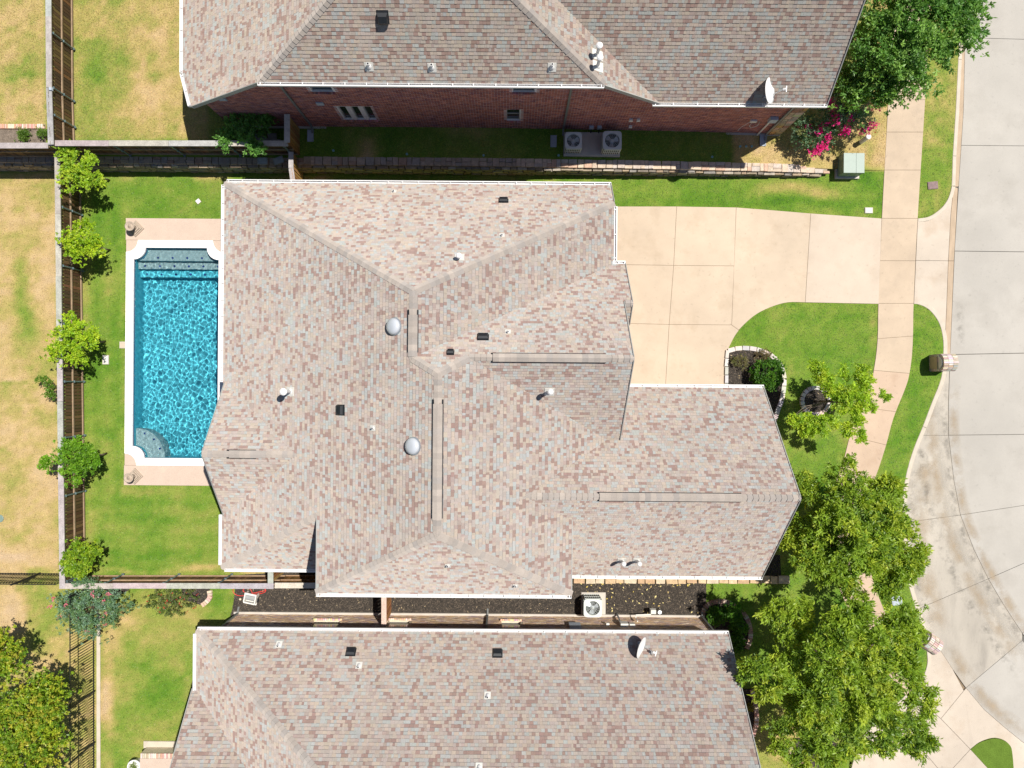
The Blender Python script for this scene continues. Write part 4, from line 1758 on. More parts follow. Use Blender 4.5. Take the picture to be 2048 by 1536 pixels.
cap_run(roof_s, s1, s2, 'sN', 'sW')
gutter(south, s1 + Vector((.05, 0, 0)), on('sN', xSE, s1.y), (0, 1, 0), hang=.9)
gutter(south, s1 + Vector((0, -.15, 0)), s6, (-1, 0, 0), hang=.9)
rake(south, on('sN', xSE, s1.y), on('sN', xSE, yS), (1, 0, 0))
rake(south, on('sPN', xSP, s6.y), s5, (-1, 0, 0))
for x in (-11.9, -.99, 8.38):
    downspout(south, x, YSW, 1, 0, 3.5)
for px, py in ((702, 1304), (995, 1307)):
    box_vent(south, south_polys, px, py, .34, .34, .14)
for px, py in ((558, 1289), (718, 1331), (975, 1391), (958, 1534)):
    pipe(south, south_polys, px, py, .2, .042, None, (.24, .29))
x, z = on_wall(1150, 1255, YSW)
mb = MB()
mb.box((x, YSW + .06, 1.75), (.48, .11, .8))
obj('panel_box', mb, M['lidblue'], south)
mb = MB()
x = on_wall(1247, 1250, YSW)[0]
mb.box((x, YSW + .08, 1.45), (.32, .15, .4))
o = obj('meter_box', mb, M['lid'], south)
mb = MB()
mb.tube([(x - .12, YSW + .09, 1.3), (x - .12, YSW + .12, .1)], .04, 8)
obj('conduit', mb, M['galv'], o)
mb = MB()
x = on_wall(1263, 1250, YSW)[0]
mb.box((x, YSW + .06, 1.45), (.22, .1, .25))
obj('cable_box', mb, M['plastic'], south)
x = on_wall(1215, 1250, YSW)[0]
mb = MB()
mb.box((x, YSW + .06, 1.4), (.13, .1, .13))
obj('outlet_box', mb, M['plastic'], south)


def gable_fill():
    pass


# satellite dishes (each bolted on a roof, a thing of its own)
def dish(label, p, face_dir, r=(.36, .40)):
    t = thing('satellite_dish', label, 'satellite dish', p, 0)
    d = Vector(face_dir).normalized()
    up = Vector((0, 0, 1))
    s = d.cross(up).normalized()
    w = s.cross(d)
    c = Vector((0, 0, .55))
    mb = MB()
    n = 28
    rings = [(1.0, .0), (.75, .035), (.5, .06), (.25, .075)]
    vs = [c + s * (r[0] * k * math.cos(2 * math.pi * i / n)) + w * (r[1] * k * math.sin(2 * math.pi * i / n)) - d * (h) for k, h in rings for i in range(n)] + [c - d * .08]
    fs = [(i * n + j, i * n + (j + 1) % n, (i + 1) * n + (j + 1) % n, (i + 1) * n + j) for i in range(3) for j in range(n)] + [(3 * n + j, 3 * n + (j + 1) % n, 4 * n) for j in range(n)]
    vb = [v - d * .015 for v in vs]
    k = len(vs)
    fs2 = [tuple(reversed([i + k for i in f])) for f in fs]
    rim = [(j, k + j, k + (j + 1) % n, (j + 1) % n) for j in range(n)]
    mb.mesh(vs + vb, fs + fs2 + rim)
    obj('reflector', mb, M['white'], t, smooth=True, local=True)
    mb = MB()
    mb.tube([(0, 0, 0), c - d * .1 - up * .18, c - d * .09], .025, 8)
    mb.box((0, 0, .02), (.16, .16, .04))
    obj('mast', mb, M['galv'], t, local=True)
    mb = MB()
    tip = c + d * .5 - w * .12
    mb.tube([c - w * .36 - d * .02, tip], .014, 6)
    obj('feed_arm', mb, M['galv'], t, local=True)
    mb = MB()
    mb.tube([tip - d * .06, tip + d * .04], .05, 10)
    mb.box(tip + d * .05, (.03, .22, .04), rz=math.atan2(d.y, d.x))
    obj('receiver', mb, M['white'], t, local=True)
    return t


hp = roof_hit(north_polys, 1531, 192)[0]
dish('white satellite dish on the brick house roof edge, above the gutter at top right', hp, (1, -.05, .80), (.47, .43))
hp = roof_hit(south_polys, 1279, 1287)[0]
dish('white satellite dish on the roof slope of the house at the bottom', hp, (1, -.28, .58), (.42, .40))


# ------------------------------------------------------------------ fences
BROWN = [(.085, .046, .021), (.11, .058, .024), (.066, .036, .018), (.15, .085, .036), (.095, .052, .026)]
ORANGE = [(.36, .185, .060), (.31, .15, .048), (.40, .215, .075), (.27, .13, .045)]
GREY = [(.36, .34, .32), (.33, .31, .295), (.38, .355, .33), (.37, .335, .30)]


def board_fence(label, line, z0, zt, side, palette, posts=None, cap_w=.23, rails=(.16, .95, 1.72), steel=True, light=False, cap_pal=GREY, caps=True):
    """line: plan points; rails and posts stand on the left of the line for side=+1, right for -1"""
    H = zt - z0
    t = thing('board_fence', label, 'fence', (line[0][0], line[0][1], z0))
    base = Vector(t.location)
    meshes = []
    for c in palette:
        for q in range(2):
            mb = MB()
            hh = H - R.uniform(.03, .05)
            mb.box((0, 0, hh / 2 + .03), (.124, .018, hh), col=tuple(k * R.uniform(.85, 1.15) for k in c))
            meshes.append(make_mesh('board', mb, M['board']))
    for si, ((ax, ay), (bx, by)) in enumerate(zip(line[:-1], line[1:])):
        a, b = Vector((ax, ay, z0)), Vector((bx, by, z0))
        d = (b - a)
        L = d.length
        d.normalize()
        nrm = Vector((-d.y, d.x, 0)) * side
        ang = math.atan2(d.y, d.x)
        n = int(L / .1425)
        for i in range(n):
            o = obj('board', R.choice(meshes), None, t)
            o.location = a + d * ((i + .5) * L / n) - base + nrm * R.uniform(-.003, .003)
            o.rotation_euler = (R.uniform(-.004, .004), R.uniform(-.004, .004), ang + R.uniform(-.02, .02) + (math.pi if R.random() < .5 else 0))
        for rz in rails:
            if rz > H - .05:
                continue
            mb = MB()
            mb.bar(a + nrm * .032 + Vector((0, 0, rz)), b + nrm * .032 + Vector((0, 0, rz)), .04, .085, col=tuple(.5 * k * 1.6 + .5 * g for k, g in zip(palette[3], (.36, .29, .22))))
            obj('rail', mb, M['greywood'], t)
        if caps:
            nseg = max(1, round(L / 2.44))
            for i in range(nseg):
                mb = MB()
                p, q = a + d * (L * i / nseg + .003), a + d * (L * (i + 1) / nseg - .003)
                off = nrm * .02 + Vector((R.uniform(-.006, .006), R.uniform(-.006, .006), H - .018 - .005 * si))
                mb.bar(p + off, q + off, cap_w, .036, col=tuple(k * R.uniform(.92, 1.08) for k in R.choice(cap_pal)))
                obj('cap_board', mb, M['greywood'], t)
        if posts:
            for s in posts:
                if 0 <= s <= L:
                    mb = MB()
                    p = a + d * s + nrm * .085
                    mb.tube([p, p + Vector((0, 0, H - .05))], .03, 10)
                    po = obj('post', mb, M['postmetal'], t)
                    mb = MB()
                    for rz in rails:
                        if rz < H - .05:
                            mb.box(p + Vector((0, 0, rz)), (.09, .09, .05), rz=ang)
                    obj('bracket', mb, M['postmetal'], po)
    return t


def fline(*a, z=1.94):
    return [P2(a[i], a[i + 1], z) for i in range(0, len(a), 2)]


def along(line, tops, z, axis=1):
    """distances from the line's start for image rows (axis 1) or columns (axis 0) of post tops"""
    a, b = Vector(line[0]), Vector(line[-1])
    pa_, pb_ = proj(*line[0], z), proj(*line[-1], z)
    L = (b - a).length
    return [(v - pa_[axis]) / (pb_[axis] - pa_[axis]) * L for v in tops]


l1 = fline(113, 303, 123.5, 1177)
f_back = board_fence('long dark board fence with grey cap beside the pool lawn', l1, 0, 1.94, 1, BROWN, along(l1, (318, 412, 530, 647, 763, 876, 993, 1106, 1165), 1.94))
l2 = fline(94.5, -110, 96.5, 175, z=2.93)
l2b = fline(96.5, 175, 100.5, 289, z=2.93)
f_up = board_fence('dark board fence with grey cap at the top left between two dry lawns', [l2[0], l2[1], l2b[1]], 1.0, 2.93, 1, BROWN, along(l2, (-58, 62, 172), 2.93))
l3 = fline(98, 285, 576, 286, z=2.70)
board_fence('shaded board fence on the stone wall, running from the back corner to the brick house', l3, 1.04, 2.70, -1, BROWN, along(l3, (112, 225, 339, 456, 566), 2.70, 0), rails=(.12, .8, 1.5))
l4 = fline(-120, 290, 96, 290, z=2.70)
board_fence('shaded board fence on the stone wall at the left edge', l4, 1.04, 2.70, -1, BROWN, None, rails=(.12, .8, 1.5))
l5 = fline(575, 285, 575, 228, z=2.92)
board_fence('short return fence under the brick house eave, its cap in blue shade', l5, 1.0, 2.92, 1, ORANGE, None)
l6 = fline(583, 303, 583, 336, 589, 380, z=1.92)
board_fence('short orange board fence with a bent cap at the house corner', [l6[0], l6[1], l6[2]], 0.0, 1.92, -1, ORANGE, None, cap_w=.2)
l7 = fline(118, 1173, 547, 1173)
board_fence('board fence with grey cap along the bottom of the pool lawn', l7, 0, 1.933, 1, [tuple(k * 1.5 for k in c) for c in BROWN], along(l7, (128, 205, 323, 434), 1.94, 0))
l8 = fline(542, 1168, 542, 1115)
board_fence('short cross fence from the house wall to the bottom lawn fence', l8, 0, 1.926, 1, ORANGE, None)
l9 = fline(549, 1172, 660, 1172, z=1.9)
board_fence('orange board gate fence beside the shaded side yard', l9, 0, 1.9, 1, [tuple(k * .8 for k in c) for c in ORANGE], None, cap_pal=[(.5, .44, .36)])
l10 = fline(769, 1165, 769, 1252, z=1.9)
board_fence('short orange cross fence standing over the mulch between two houses', l10, 0, 1.9, -1, ORANGE, None, cap_pal=[(.52, .43, .33)], cap_w=.21)
# square light on the upper fence
mb = MB()
p = P(101.5, 178, 2.96)
mb.box(p, (.14, .14, .1), taper=.8)
tag(obj('post_light', mb, M['lidblue']), 'small square grey light on the cap of the top left fence', 'post light')


def iron_fence(label, a, b, h, posts, lean=0):
    t = thing('iron_fence', label, 'fence', (a[0], a[1], 0))
    A, B = Vector((*a, 0)), Vector((*b, 0))
    d = (B - A)
    L = d.length
    d.normalize()
    mb = MB()
    mb.box((0, 0, h / 2), (.017, .017, h))
    me = make_mesh('picket', mb, M['iron'])
    n = int(L / .118)
    for i in range(n + 1):
        o = obj('picket', me, None, t)
        o.location = d * (i * L / n)
    for z in (.12, h - .04):
        mb = MB()
        mb.bar(A + Vector((0, 0, z)), B + Vector((0, 0, z)), .032, .032)
        obj('rail', mb, M['iron'], t)
    for s in posts:
        mb = MB()
        p = A + d * s
        mb.box(p + Vector((0, 0, h / 2 + .03)), (.065, .065, h + .06))
        obj('post', mb, M['iron'], t)
    return t


iy = P(60, 1146).y
iron_fence('black iron picket fence at the left edge, meeting the board fence corner', (-27.5, iy), (-18.85, iy), 2.05, [.2, 2.6, 5.0, 6.85])
ix = P(192, 1400).x
iron_fence('black iron picket fence along the bottom left lawn beside a concrete strip', (ix - .1, P(192, 1165).y), (ix, -19.5), 2.05, [.1, 2.35, 4.75, 7.0, 9.4])
mb = MB()
mb.prism(pts(194, 1180, 201, 1180, 201.5, 1640, 194, 1640), -.05, .04)
ms = obj('mow_strip', mb, M['curb'])
ms['kind'] = 'structure'

# ------------------------------------------------------------------ stone retaining wall
rw = thing('retaining_wall', 'long rubble stone retaining wall below the brick house', 'wall', (0, 9.3, 0))
YF = 9.27
stones = []
rs = random.Random(21)
SCOL = [(.24, .20, .155), (.29, .235, .17), (.20, .17, .14), (.34, .26, .18), (.27, .20, .14), (.38, .33, .27), (.23, .21, .19)]
CCOL = [(.50, .40, .31), (.55, .44, .33), (.48, .40, .34), (.57, .45, .35), (.50, .34, .25), (.46, .40, .35)]


def stone_block(c, s, col, rz=0.0):
    m = MB()
    vs = []
    for z in (-1, 1):
        for x, y in ((-1, -1), (1, -1), (1, 1), (-1, 1)):
            vs.append(Vector(c) + Matrix.Rotation(rz, 3, 'Z') @ Vector((x * s[0] / 2 * rs.uniform(.82, 1), y * s[1] / 2 * rs.uniform(.85, 1.0), z * s[2] / 2 * rs.uniform(.85, 1))))
    m.mesh(vs, [(3, 2, 1, 0), (4, 5, 6, 7), (0, 1, 5, 4), (1, 2, 6, 5), (2, 3, 7, 6), (3, 0, 4, 7)], col)
    return m


x = -27.0
while x < 13.75:
    w = rs.uniform(.16, .42)
    top = float(lot_z(x + w / 2)) + .05
    if x > 12.6:
        top = max(top - .0, .08)
    # coping stone(s)
    dcap = (.30 if x < -9 else .36) if x < 12 else .36 * max(.3, (14.2 - x) / 2.2)
    cap_shade = .55 if x < -8.8 else (.75 if x < 0 else 1.0)  # shade on the western cap stones is painted into their colour
    cut = rs.uniform(.4, .6) if rs.random() < .5 else None
    if cut:
        stones.append(stone_block((x + w / 2, YF + dcap * cut / 2, top - .05 + rs.uniform(-.015, .015)), (w, dcap * cut, .14), [q * cap_shade for q in rs.choice(CCOL)]))
        stones.append(stone_block((x + w / 2, YF + dcap * (1 + cut) / 2, top - .05 + rs.uniform(-.015, .015)), (w, dcap * (1 - cut), .14), [q * cap_shade for q in rs.choice(CCOL)]))
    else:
        stones.append(stone_block((x + w / 2, YF + dcap / 2, top - .05 + rs.uniform(-.015, .015)), (w, dcap, .14), [q * cap_shade for q in rs.choice(CCOL)]))
    x += w
fstones = []
for r_ in range(6):
    x = -27.0 - rs.random() * .2
    while x < 13.3:
        w = rs.uniform(.22, .55)
        top = float(lot_z(x + w / 2)) - .06
        hz = .2
        zc_ = r_ * hz + hz / 2 - .02
        if zc_ - hz / 2 < top - .03:
            hh = min(hz, top - (zc_ - hz / 2)) - .01
            fstones.append(stone_block((x + w / 2, YF - .02 + rs.uniform(-.025, .02), zc_ - hz / 2 + hh / 2), (w - .015, .16, hh), rs.choice(SCOL)))
        x += w
vis = lambda m: -15 < proj(*m.v[0])[0] < 2060
n_part = 0
rest = MB()
for m in stones + fstones:
    if vis(m) and n_part < 300 and (m.v[0][0] > -19):
        obj('stone', m, M['stone'], rw)
        n_part += 1
    else:
        for f, c in zip(m.f, m.c):
            rest.face([m.v[i] for i in f], c)
obj('stones', rest, M['stone'], rw, kind='stuff')
mb = MB()
mb.box((-6.6, YF + .14, .2), (40.6, .2, 1.6))
for i in range(len(mb.v)):
    x_, y_, z_ = mb.v[i]
core = MB()
xx = np.linspace(-27, 13.7, 60)
for a, b in zip(xx[:-1], xx[1:]):
    za, zb = float(lot_z(a)) - .03, float(lot_z(b)) - .03
    core.face([(a, YF + .03, -.1), (b, YF + .03, -.1), (b, YF + .03, zb), (a, YF + .03, za)])
    core.face([(a, YF + .03, za), (b, YF + .03, zb), (b, YF + .5, zb), (a, YF + .5, za)])
obj('mortar_core', core, mat('dark_mortar', (.30, .25, .19), .95, .2, 8), rw)

# ------------------------------------------------------------------ mulch beds and edgings
def mulch(name, poly, z=.03, chips=0, zt=None):
    mb = MB()
    mb.prism(poly, z - .08, z, zt=zt)
    o = obj(name, mb, M['mulch'])
    o['kind'] = 'structure'
    if chips:
        x0, x1 = min(p[0] for p in poly), max(p[0] for p in poly)
        y0, y1 = min(p[1] for p in poly), max(p[1] for p in poly)
        cb = MB()
        n = 0
        cols = [(.055, .045, .036), (.085, .068, .052), (.035, .03, .026), (.12, .095, .072), (.045, .038, .031)]
        while n < chips:
            x, y = R.uniform(x0, x1), R.uniform(y0, y1)
            n += 1
            if not in_poly(x, y, poly):
                continue
            zz = (zt(x, y) if zt else z) + R.uniform(.004, .02)
            l, w, a, ti = R.uniform(.03, .09), R.uniform(.012, .03), R.uniform(0, 6.28), R.uniform(-.5, .5)
            ca, sa = math.cos(a), math.sin(a)
            q = [(x + ca * i * l / 2 - sa * j * w / 2, y + sa * i * l / 2 + ca * j * w / 2, zz + ti * .02 * i) for i, j in ((-1, -1), (1, -1), (1, 1), (-1, 1))]
            c = R.choice(cols)
            if R.random() < .012:
                c = (.42, .33, .20)
            cb.face(q, c)
        ch = obj('mulch_chips', cb, M['chip'], o, kind='stuff')
    return o


side_poly = pts(474, 1150, 470, 1185, 466, 1215, 461, 1232, 1412, 1240, 1412, 1163, 1145, 1163, 1145, 1140, 640, 1140)
mulch('side_yard_mulch', side_poly, .03, 26000)
bed_line = smooth_line(pts(1455, 702, 1475, 697, 1500, 697, 1525, 703, 1545, 714, 1558, 728, 1565, 745, 1567, 765, 1563, 795, 1554, 822, 1546, 846, 1543, 870), 5)
bed_poly = bed_line + pts(1500, 880, 1470, 800, 1453, 800, 1453, 740)
mulch('front_bed_mulch', bed_poly, .05, 5000)
RC = P2(1629, 802)
mulch('tree_ring_mulch', [(RC[0] + .60 * math.cos(a), RC[1] + .60 * math.sin(a)) for a in np.linspace(0, 6.283, 25)[:-1]], .07, 900)
sb_line = smooth_line(pts(1404, 1228, 1410, 1214, 1422, 1205, 1440, 1202, 1460, 1206, 1480, 1219, 1494, 1238, 1500, 1262, 1498, 1282, 1492, 1296), 5)
mulch('corner_bed_mulch', sb_line + pts(1450, 1310, 1404, 1260), .05, 2500)
sb2 = smooth_line(pts(1503, 1378, 1508, 1400, 1512, 1425, 1511, 1448, 1504, 1470), 5)
mulch('gable_bed_mulch', sb2 + pts(1470, 1470, 1470, 1378), .05, 1500)
sb3 = smooth_line(pts(1580, 1478, 1579, 1492, 1584, 1506, 1595, 1518, 1612, 1530), 4)
mulch('driveway_bed_mulch', sb3 + pts(1660, 1540, 1700, 1500, 1640, 1470), .05, 1200)
rose_line = smooth_line(pts(420, 1180, 421, 1193, 415, 1202, 405, 1210), 5)
mulch('rose_bed_mulch', rose_line + pts(370, 1200, 362, 1174, 420, 1174), .04, 500)
mulch('myrtle_bed_mulch', pts(210, 1166, 268, 1166, 258, 1180, 240, 1190, 212, 1190), .04, 600)
upz = lambda x, y: float(lot_z(x)) + .03
def up(*a):
    return [P2(a[i], a[i + 1], 1.0) for i in range(0, len(a), 2)]


mu = MB()
mu.prism(up(-60, 259, 92, 259, 92, 300, -60, 300), .96, 1.03)
mo = obj('upper_bed_mulch', mu, mat('dusty_mulch', (.17, .135, .105), 1, .3, 6, fine=.5, fscale=30, bump=1, bscale=24))
mo['kind'] = 'structure'


def edging(label, line, cols, size, z=.0, h=.12, gap=.012, name='bed_edging', part='edging_block', closed=False, m=None, group=None):
    """blocks laid on end along a plan line, size = (length along the line, depth)"""
    t = thing(name, label, 'bed edging', (line[0][0], line[0][1], z), 0, group)
    pl = [Vector(p) for p in line] + ([Vector(line[0])] if closed else [])
    d = 0.0
    segs_ = [(pl[i], pl[i + 1], (pl[i + 1] - pl[i]).length) for i in range(len(pl) - 1)]
    total = sum(s[2] for s in segs_)
    n = max(1, round(total / (size[0] + gap)))
    step = total / n
    for i in range(n):
        s = (i + .5) * step
        for a, b, l in segs_:
            if s <= l:
                break
            s -= l
        p = a + (b - a) * (s / l)
        ang = math.atan2(b.y - a.y, b.x - a.x)
        mb = MB()
        c = R.choice(cols)
        mb.box((p.x, p.y, z + h / 2 - .02 + R.uniform(-.008, .008)), (step - gap, size[1], h + .04), rz=ang + R.uniform(-.03, .03), taper=.94, col=tuple(k * R.uniform(.9, 1.1) for k in c))
        obj(part, mb, m or M['edge_white'], t)
    return t


PALE = [(.55, .51, .46), (.60, .56, .51), (.48, .45, .42), (.52, .45, .385)]
EBR = [(.42, .24, .18), (.50, .33, .26), (.55, .44, .37), (.38, .21, .17)]
edging('pale block edging curving round the front flower bed', bed_line, PALE, (.30, .2))
edging('pale block edging between driveway and front flower bed', pts(1454, 700, 1452, 725, 1452, 775, 1452, 800), PALE, (.36, .15))
edging('ring of pale edging blocks round the young tree', [(RC[0] + .58 * math.cos(a), RC[1] + .58 * math.sin(a)) for a in np.linspace(0, 6.283, 40)[:-1]], PALE, (.17, .17), closed=True, h=.16)
edging('shaded brick edging in an arc round the corner shrub bed', sb_line, [tuple(k * 1.0 for k in c) for c in EBR], (.085, .2))
edging('red and white brick edging beside the bottom house gable', sb2, [(.50, .28, .22), (.62, .50, .43), (.55, .36, .29)], (.075, .2))
edging('brick edging by the corner driveway, half under the big tree', sb3, EBR, (.085, .2))
edging('short curve of pale brick edging at the rose bed', rose_line, [(.60, .48, .40), (.55, .38, .30)], (.1, .2))
ul = [P2(x, 254, 1.0) for x in (-60, 0, 50, 92)]
edging('row of red and white bricks edging the bed at the left edge', ul, [(.55, .30, .22), (.66, .55, .46), (.60, .40, .32)], (.07, .2), z=1.0)
# stone border under the front wing eave
sbw = thing('stone_border', 'rough tan stone border along the house above the dark mulch', 'stone border', (2.6, -8.5, 0))
x = P(1145, 1157).x
while x < P(1562, 1157).x:
    w = rs.uniform(.3, .6)
    c = P(1145, 1160.5)
    y = P(1024 + x / .02195, 1158.5).y
    m = stone_block((x + w / 2, y + rs.uniform(-.015, .015), .05), (w - .005, .34, .16), rs.choice([(.50, .36, .22), (.56, .42, .27), (.46, .31, .19), (.54, .44, .32)]))
    obj('stone', m, M['stone'], sbw)
    x += w
mb = MB()
mb.prism(pts(1145, 1110, 1560, 1110, 1562, 1153, 1145, 1153), -.05, .015)
o = obj('side_gravel', mb, M['mulch'])
o['kind'] = 'structure'


# ------------------------------------------------------------------ condensers
def condenser(label, c, s=.72, h=.82, group=None, rz=0):
    t = thing('condenser_unit', label, 'air conditioner', c, rz, group)
    mb = MB()
    b = .07

    def ring(z, ss, bb):
        k = ss / 2
        out = []
        for sx, sy, a0 in ((1, 1, 0), (-1, 1, 90), (-1, -1, 180), (1, -1, 270)):
            out += arc(sx * (k - bb), sy * (k - bb), bb, a0, a0 + 90, 3)
        return [(x, y, z) for x, y in out]
    r = [ring(.0, s * .96, b), ring(h - .05, s * .96, b)]
    n = len(r[0])
    mb.mesh(r[0] + r[1], [(i, (i + 1) % n, n + (i + 1) % n, n + i) for i in range(n)])
    cab = obj('cabinet', mb, M['acdark'], t, local=True)
    for z in np.arange(.07, h - .1, .055):
        pass
    lv = MB()
    for f in range(4):
        a = f * math.pi / 2
        ca, sa = math.cos(a), math.sin(a)
        for i in range(-4, 5):
            tt = i * s * .105
            x, y = s * .485, tt
            lv.box((ca * x - sa * y, sa * x + ca * y, h / 2 - .02), (.03, .022, h - .1), rz=a)
        for zz in (.05, h * .5, h - .09):
            lv.box((ca * s * .487, sa * s * .487, zz), (.032, s * .86, .03), rz=a)
    obj('louvre_grille', lv, M['acgrey'], t, local=True)
    tp = MB()
    rad = s * .39
    n = 32

    def sq(z):
        out = []
        for i in range(n):
            a = 2 * math.pi * i / n
            k = s / 2 / (abs(math.cos(a)) ** 7 + abs(math.sin(a)) ** 7) ** (1 / 7)
            out.append((k * math.cos(a), k * math.sin(a), z))
        return out
    o0, o1 = sq(h - .06), sq(h)
    nseg = n
    inner = [(rad * math.cos(2 * math.pi * i / n), rad * math.sin(2 * math.pi * i / n), h + .004) for i in range(n)]
    inn2 = [(x * .97, y * .97, h - .12) for x, y, z in inner]
    tp.mesh(o0 + o1 + inner + inn2, [(i, (i + 1) % n, n + (i + 1) % n, n + i) for i in range(n)] + [(n + i, n + (i + 1) % n, 2 * n + (i + 1) % n, 2 * n + i) for i in range(n)] + [(2 * n + i, 2 * n + (i + 1) % n, 3 * n + (i + 1) % n, 3 * n + i) for i in range(n)])
    obj('top_panel', tp, M['acgrey'], t, local=True)
    fl = MB()
    fl.lathe((0, 0, h - .28), [(rad * .96, 0), (rad * .96, .01), (0.001, .01)], 20)
    obj('coil_floor', fl, M['acdark'], t, local=True)
    for k in range(3):
        fb = MB()
        a0 = k * 2.094 + .4
        vs = []
        for i, aa in enumerate((-.42, 0, .42)):
            for rr_ in (.08, rad * .92):
                vs.append((rr_ * math.cos(a0 + aa * (1 if rr_ > .1 else 1.3)), rr_ * math.sin(a0 + aa * (1 if rr_ > .1 else 1.3)), h - .13 + .05 * aa))
        fb.mesh(vs, [(0, 1, 3, 2), (2, 3, 5, 4)])
        obj('fan_blade', fb, M['fan'], t, local=True)
    hb = MB()
    hb.lathe((0, 0, h - .16), [(.09, 0), (.09, .06), (.06, .075), (.001, .08)], 14)
    obj('fan_hub', hb, M['fan'], t, local=True)
    gr = MB()
    for k in range(1, 6):
        rr_ = rad * k / 6
        gr.tube([(rr_ * math.cos(a), rr_ * math.sin(a), h - .012) for a in np.linspace(0, 6.2832, 25)], .0032, 4, caps=False)
    for k in range(8):
        a = k * math.pi / 8
        gr.tube([(rad * math.cos(a), rad * math.sin(a), h - .008), (-rad * math.cos(a), -rad * math.sin(a), h - .008)], .0035, 4, caps=False)
    obj('fan_guard', gr, M['acgrey'], t, local=True)
    return t


def pad(name, poly, z0, z1):
    mb = MB()
    mb.prism(poly, z0, z1, bevel=.015)
    o = obj(name, mb, M['conc'])
    o['kind'] = 'structure'
    return o


p1 = P(1127, 312, 1.0)
p2 = P(1240, 265, 1.0)
pad('condenser_pad', [(p1.x, p1.y), (p2.x, p1.y), (p2.x, p2.y), (p1.x, p2.y)], .8, 1.03)
a1, a2 = P(1147, 281, 1.8), P(1224.5, 281, 1.8)
condenser('left condenser of the shaded pair against the red brick wall', (a1.x, a1.y, 1.03), .70, .78)
condenser('right condenser of the shaded pair against the red brick wall', (a2.x, a2.y, 1.03), .78, .80)
p1, p2 = P(1162, 1235), P(1211, 1184)
pad('condenser_pad', [(p1.x, p1.y), (p2.x, p1.y), (p2.x, p2.y), (p1.x, p2.y)], -.02, .09)
a3 = P(1185.5, 1216, .9)
condenser('sunlit grey condenser on a pale pad in the dark mulch', (a3.x, a3.y, .09), .78, .85)
a4, a5 = P(1247, 1141, .9), P(1316, 1139, .9)
condenser('left of two condensers half hidden under the white gutter', (a4.x, a4.y, .03), .78, .85)
condenser('right of two condensers half hidden under the white gutter', (a5.x, a5.y, .03), .74, .85)
# line-set covers on the north wall
for px in (1183, 1199):
    x, z = on_wall(px, 252, YNW)
    mb = MB()
    mb.box((x, YNW - .06, z), (.18, .12, .2))
    o = obj('disconnect_box', mb, M['lidblue'], north)
    mb = MB()
    e = a1 if px == 1183 else a2
    mb.tube([(x, YNW - .1, z - .1), (x, YNW - .2, z - .35), ((x + e.x) / 2, e.y + .2, z - .5), (e.x + (.3 if px == 1183 else -.3), e.y + .05, 1.25)], .028, 8)
    obj('refrigerant_line', mb, M['black'], o)

# gas meter at the south house
gp = P(1308, 1222, .5)
t = thing('gas_meter', 'grey gas meter with bent pipework at the wall of the bottom house', 'gas meter', (gp.x, gp.y, 0))
mb = MB()
mb.box((gp.x - .05, gp.y, .55), (.26, .2, .24), taper=.85)
mb.tube([(gp.x - .05, gp.y, .45), (gp.x - .05, gp.y, .35)], .09, 12)
obj('meter_body', mb, M['lid'], t)
mb = MB()
mb.tube([(gp.x - .8, YSW + .1, 1.1), (gp.x - .8, YSW + .1, .62), (gp.x - .8, gp.y - .15, .6), (gp.x - .15, gp.y - .12, .62)], .025, 8)
mb.tube([(gp.x + .15, gp.y, .62), (gp.x + .3, gp.y, .55), (gp.x + .3, gp.y, -.02)], .025, 8)
obj('pipework', mb, M['plastic'], t)
mb = MB()
mb.tube([(gp.x + .2, gp.y - .02, .66), (gp.x + .2, gp.y + .02, .78)], .075, 12)
obj('regulator', mb, M['galv'], t)

# ------------------------------------------------------------------ transformer, post, boxes and lids
tc_ = P(1708, 326, .82)
t = thing('transformer_box', 'square green utility transformer box on a concrete pad near the sidewalk', 'transformer', (tc_.x, tc_.y, 0))
mb = MB()
W_, D_ = .90, .86
mb.box((tc_.x, tc_.y, .46), (W_ - .03, D_ - .03, .66))
obj('cabinet', mb, M['green'], t)
mb = MB()
mb.box((tc_.x - W_ * .2, tc_.y, .81), (W_ * .60 - .006, D_, .06), taper=.985)
obj('lid', mb, M['green'], t)
mb = MB()
mb.box((tc_.x + W_ * .3, tc_.y, .807), (W_ * .40 - .006, D_, .054), taper=.985)
obj('door_hood', mb, M['green'], t)
mb = MB()
mb.box((tc_.x - .0, tc_.y - .0, .06), (1.04, .98, .14))
obj('pad', mb, M['conc'], t)
mb = MB()
mb.box((tc_.x - .1, tc_.y - D_ / 2 + .005, .5), (.06, .03, .1))
obj('latch', mb, M['galv'], t)
pp = P(1721.5, 284, .05)
mb = MB()
mb.tube([(pp.x, pp.y, 0), (pp.x, pp.y, .84)], .10, 16)
mb.lathe((pp.x, pp.y, .84), [(.112, -.06), (.115, 0), (.09, .03), (.0001, .035)], 16)
tag(obj('utility_post', mb, M['plastic']), 'stout white capped utility post standing in dry grass by the pink shrub', 'utility post')


def lid(name, label, cat, px, py, w, h, m, z=.0, rz=0.0, round_=False):
    p = P(px, py, z)
    t = thing(name, label, cat, (p.x, p.y, z), rz)
    mb = MB()
    mb2 = MB()
    if round_:
        mb.lathe((0, 0, 0), [(w, -.03), (w, .035), (w * .9, .045)], 20)
        mb2.lathe((0, 0, .046), [(w * .8, -.01), (w * .8, .006), (.0001, .008)], 20)
    else:
        mb.box((0, 0, .01), (w, h, .07), taper=.96)
        mb2.box((0, 0, .048), (w * .8, h * .8, .014))
    obj('rim', mb, M['conc'] if m not in (M['lidbrown'], M['lidblue'], M['green']) else m, t, local=True)
    obj('cover', mb2, m, t, local=True)
    return t


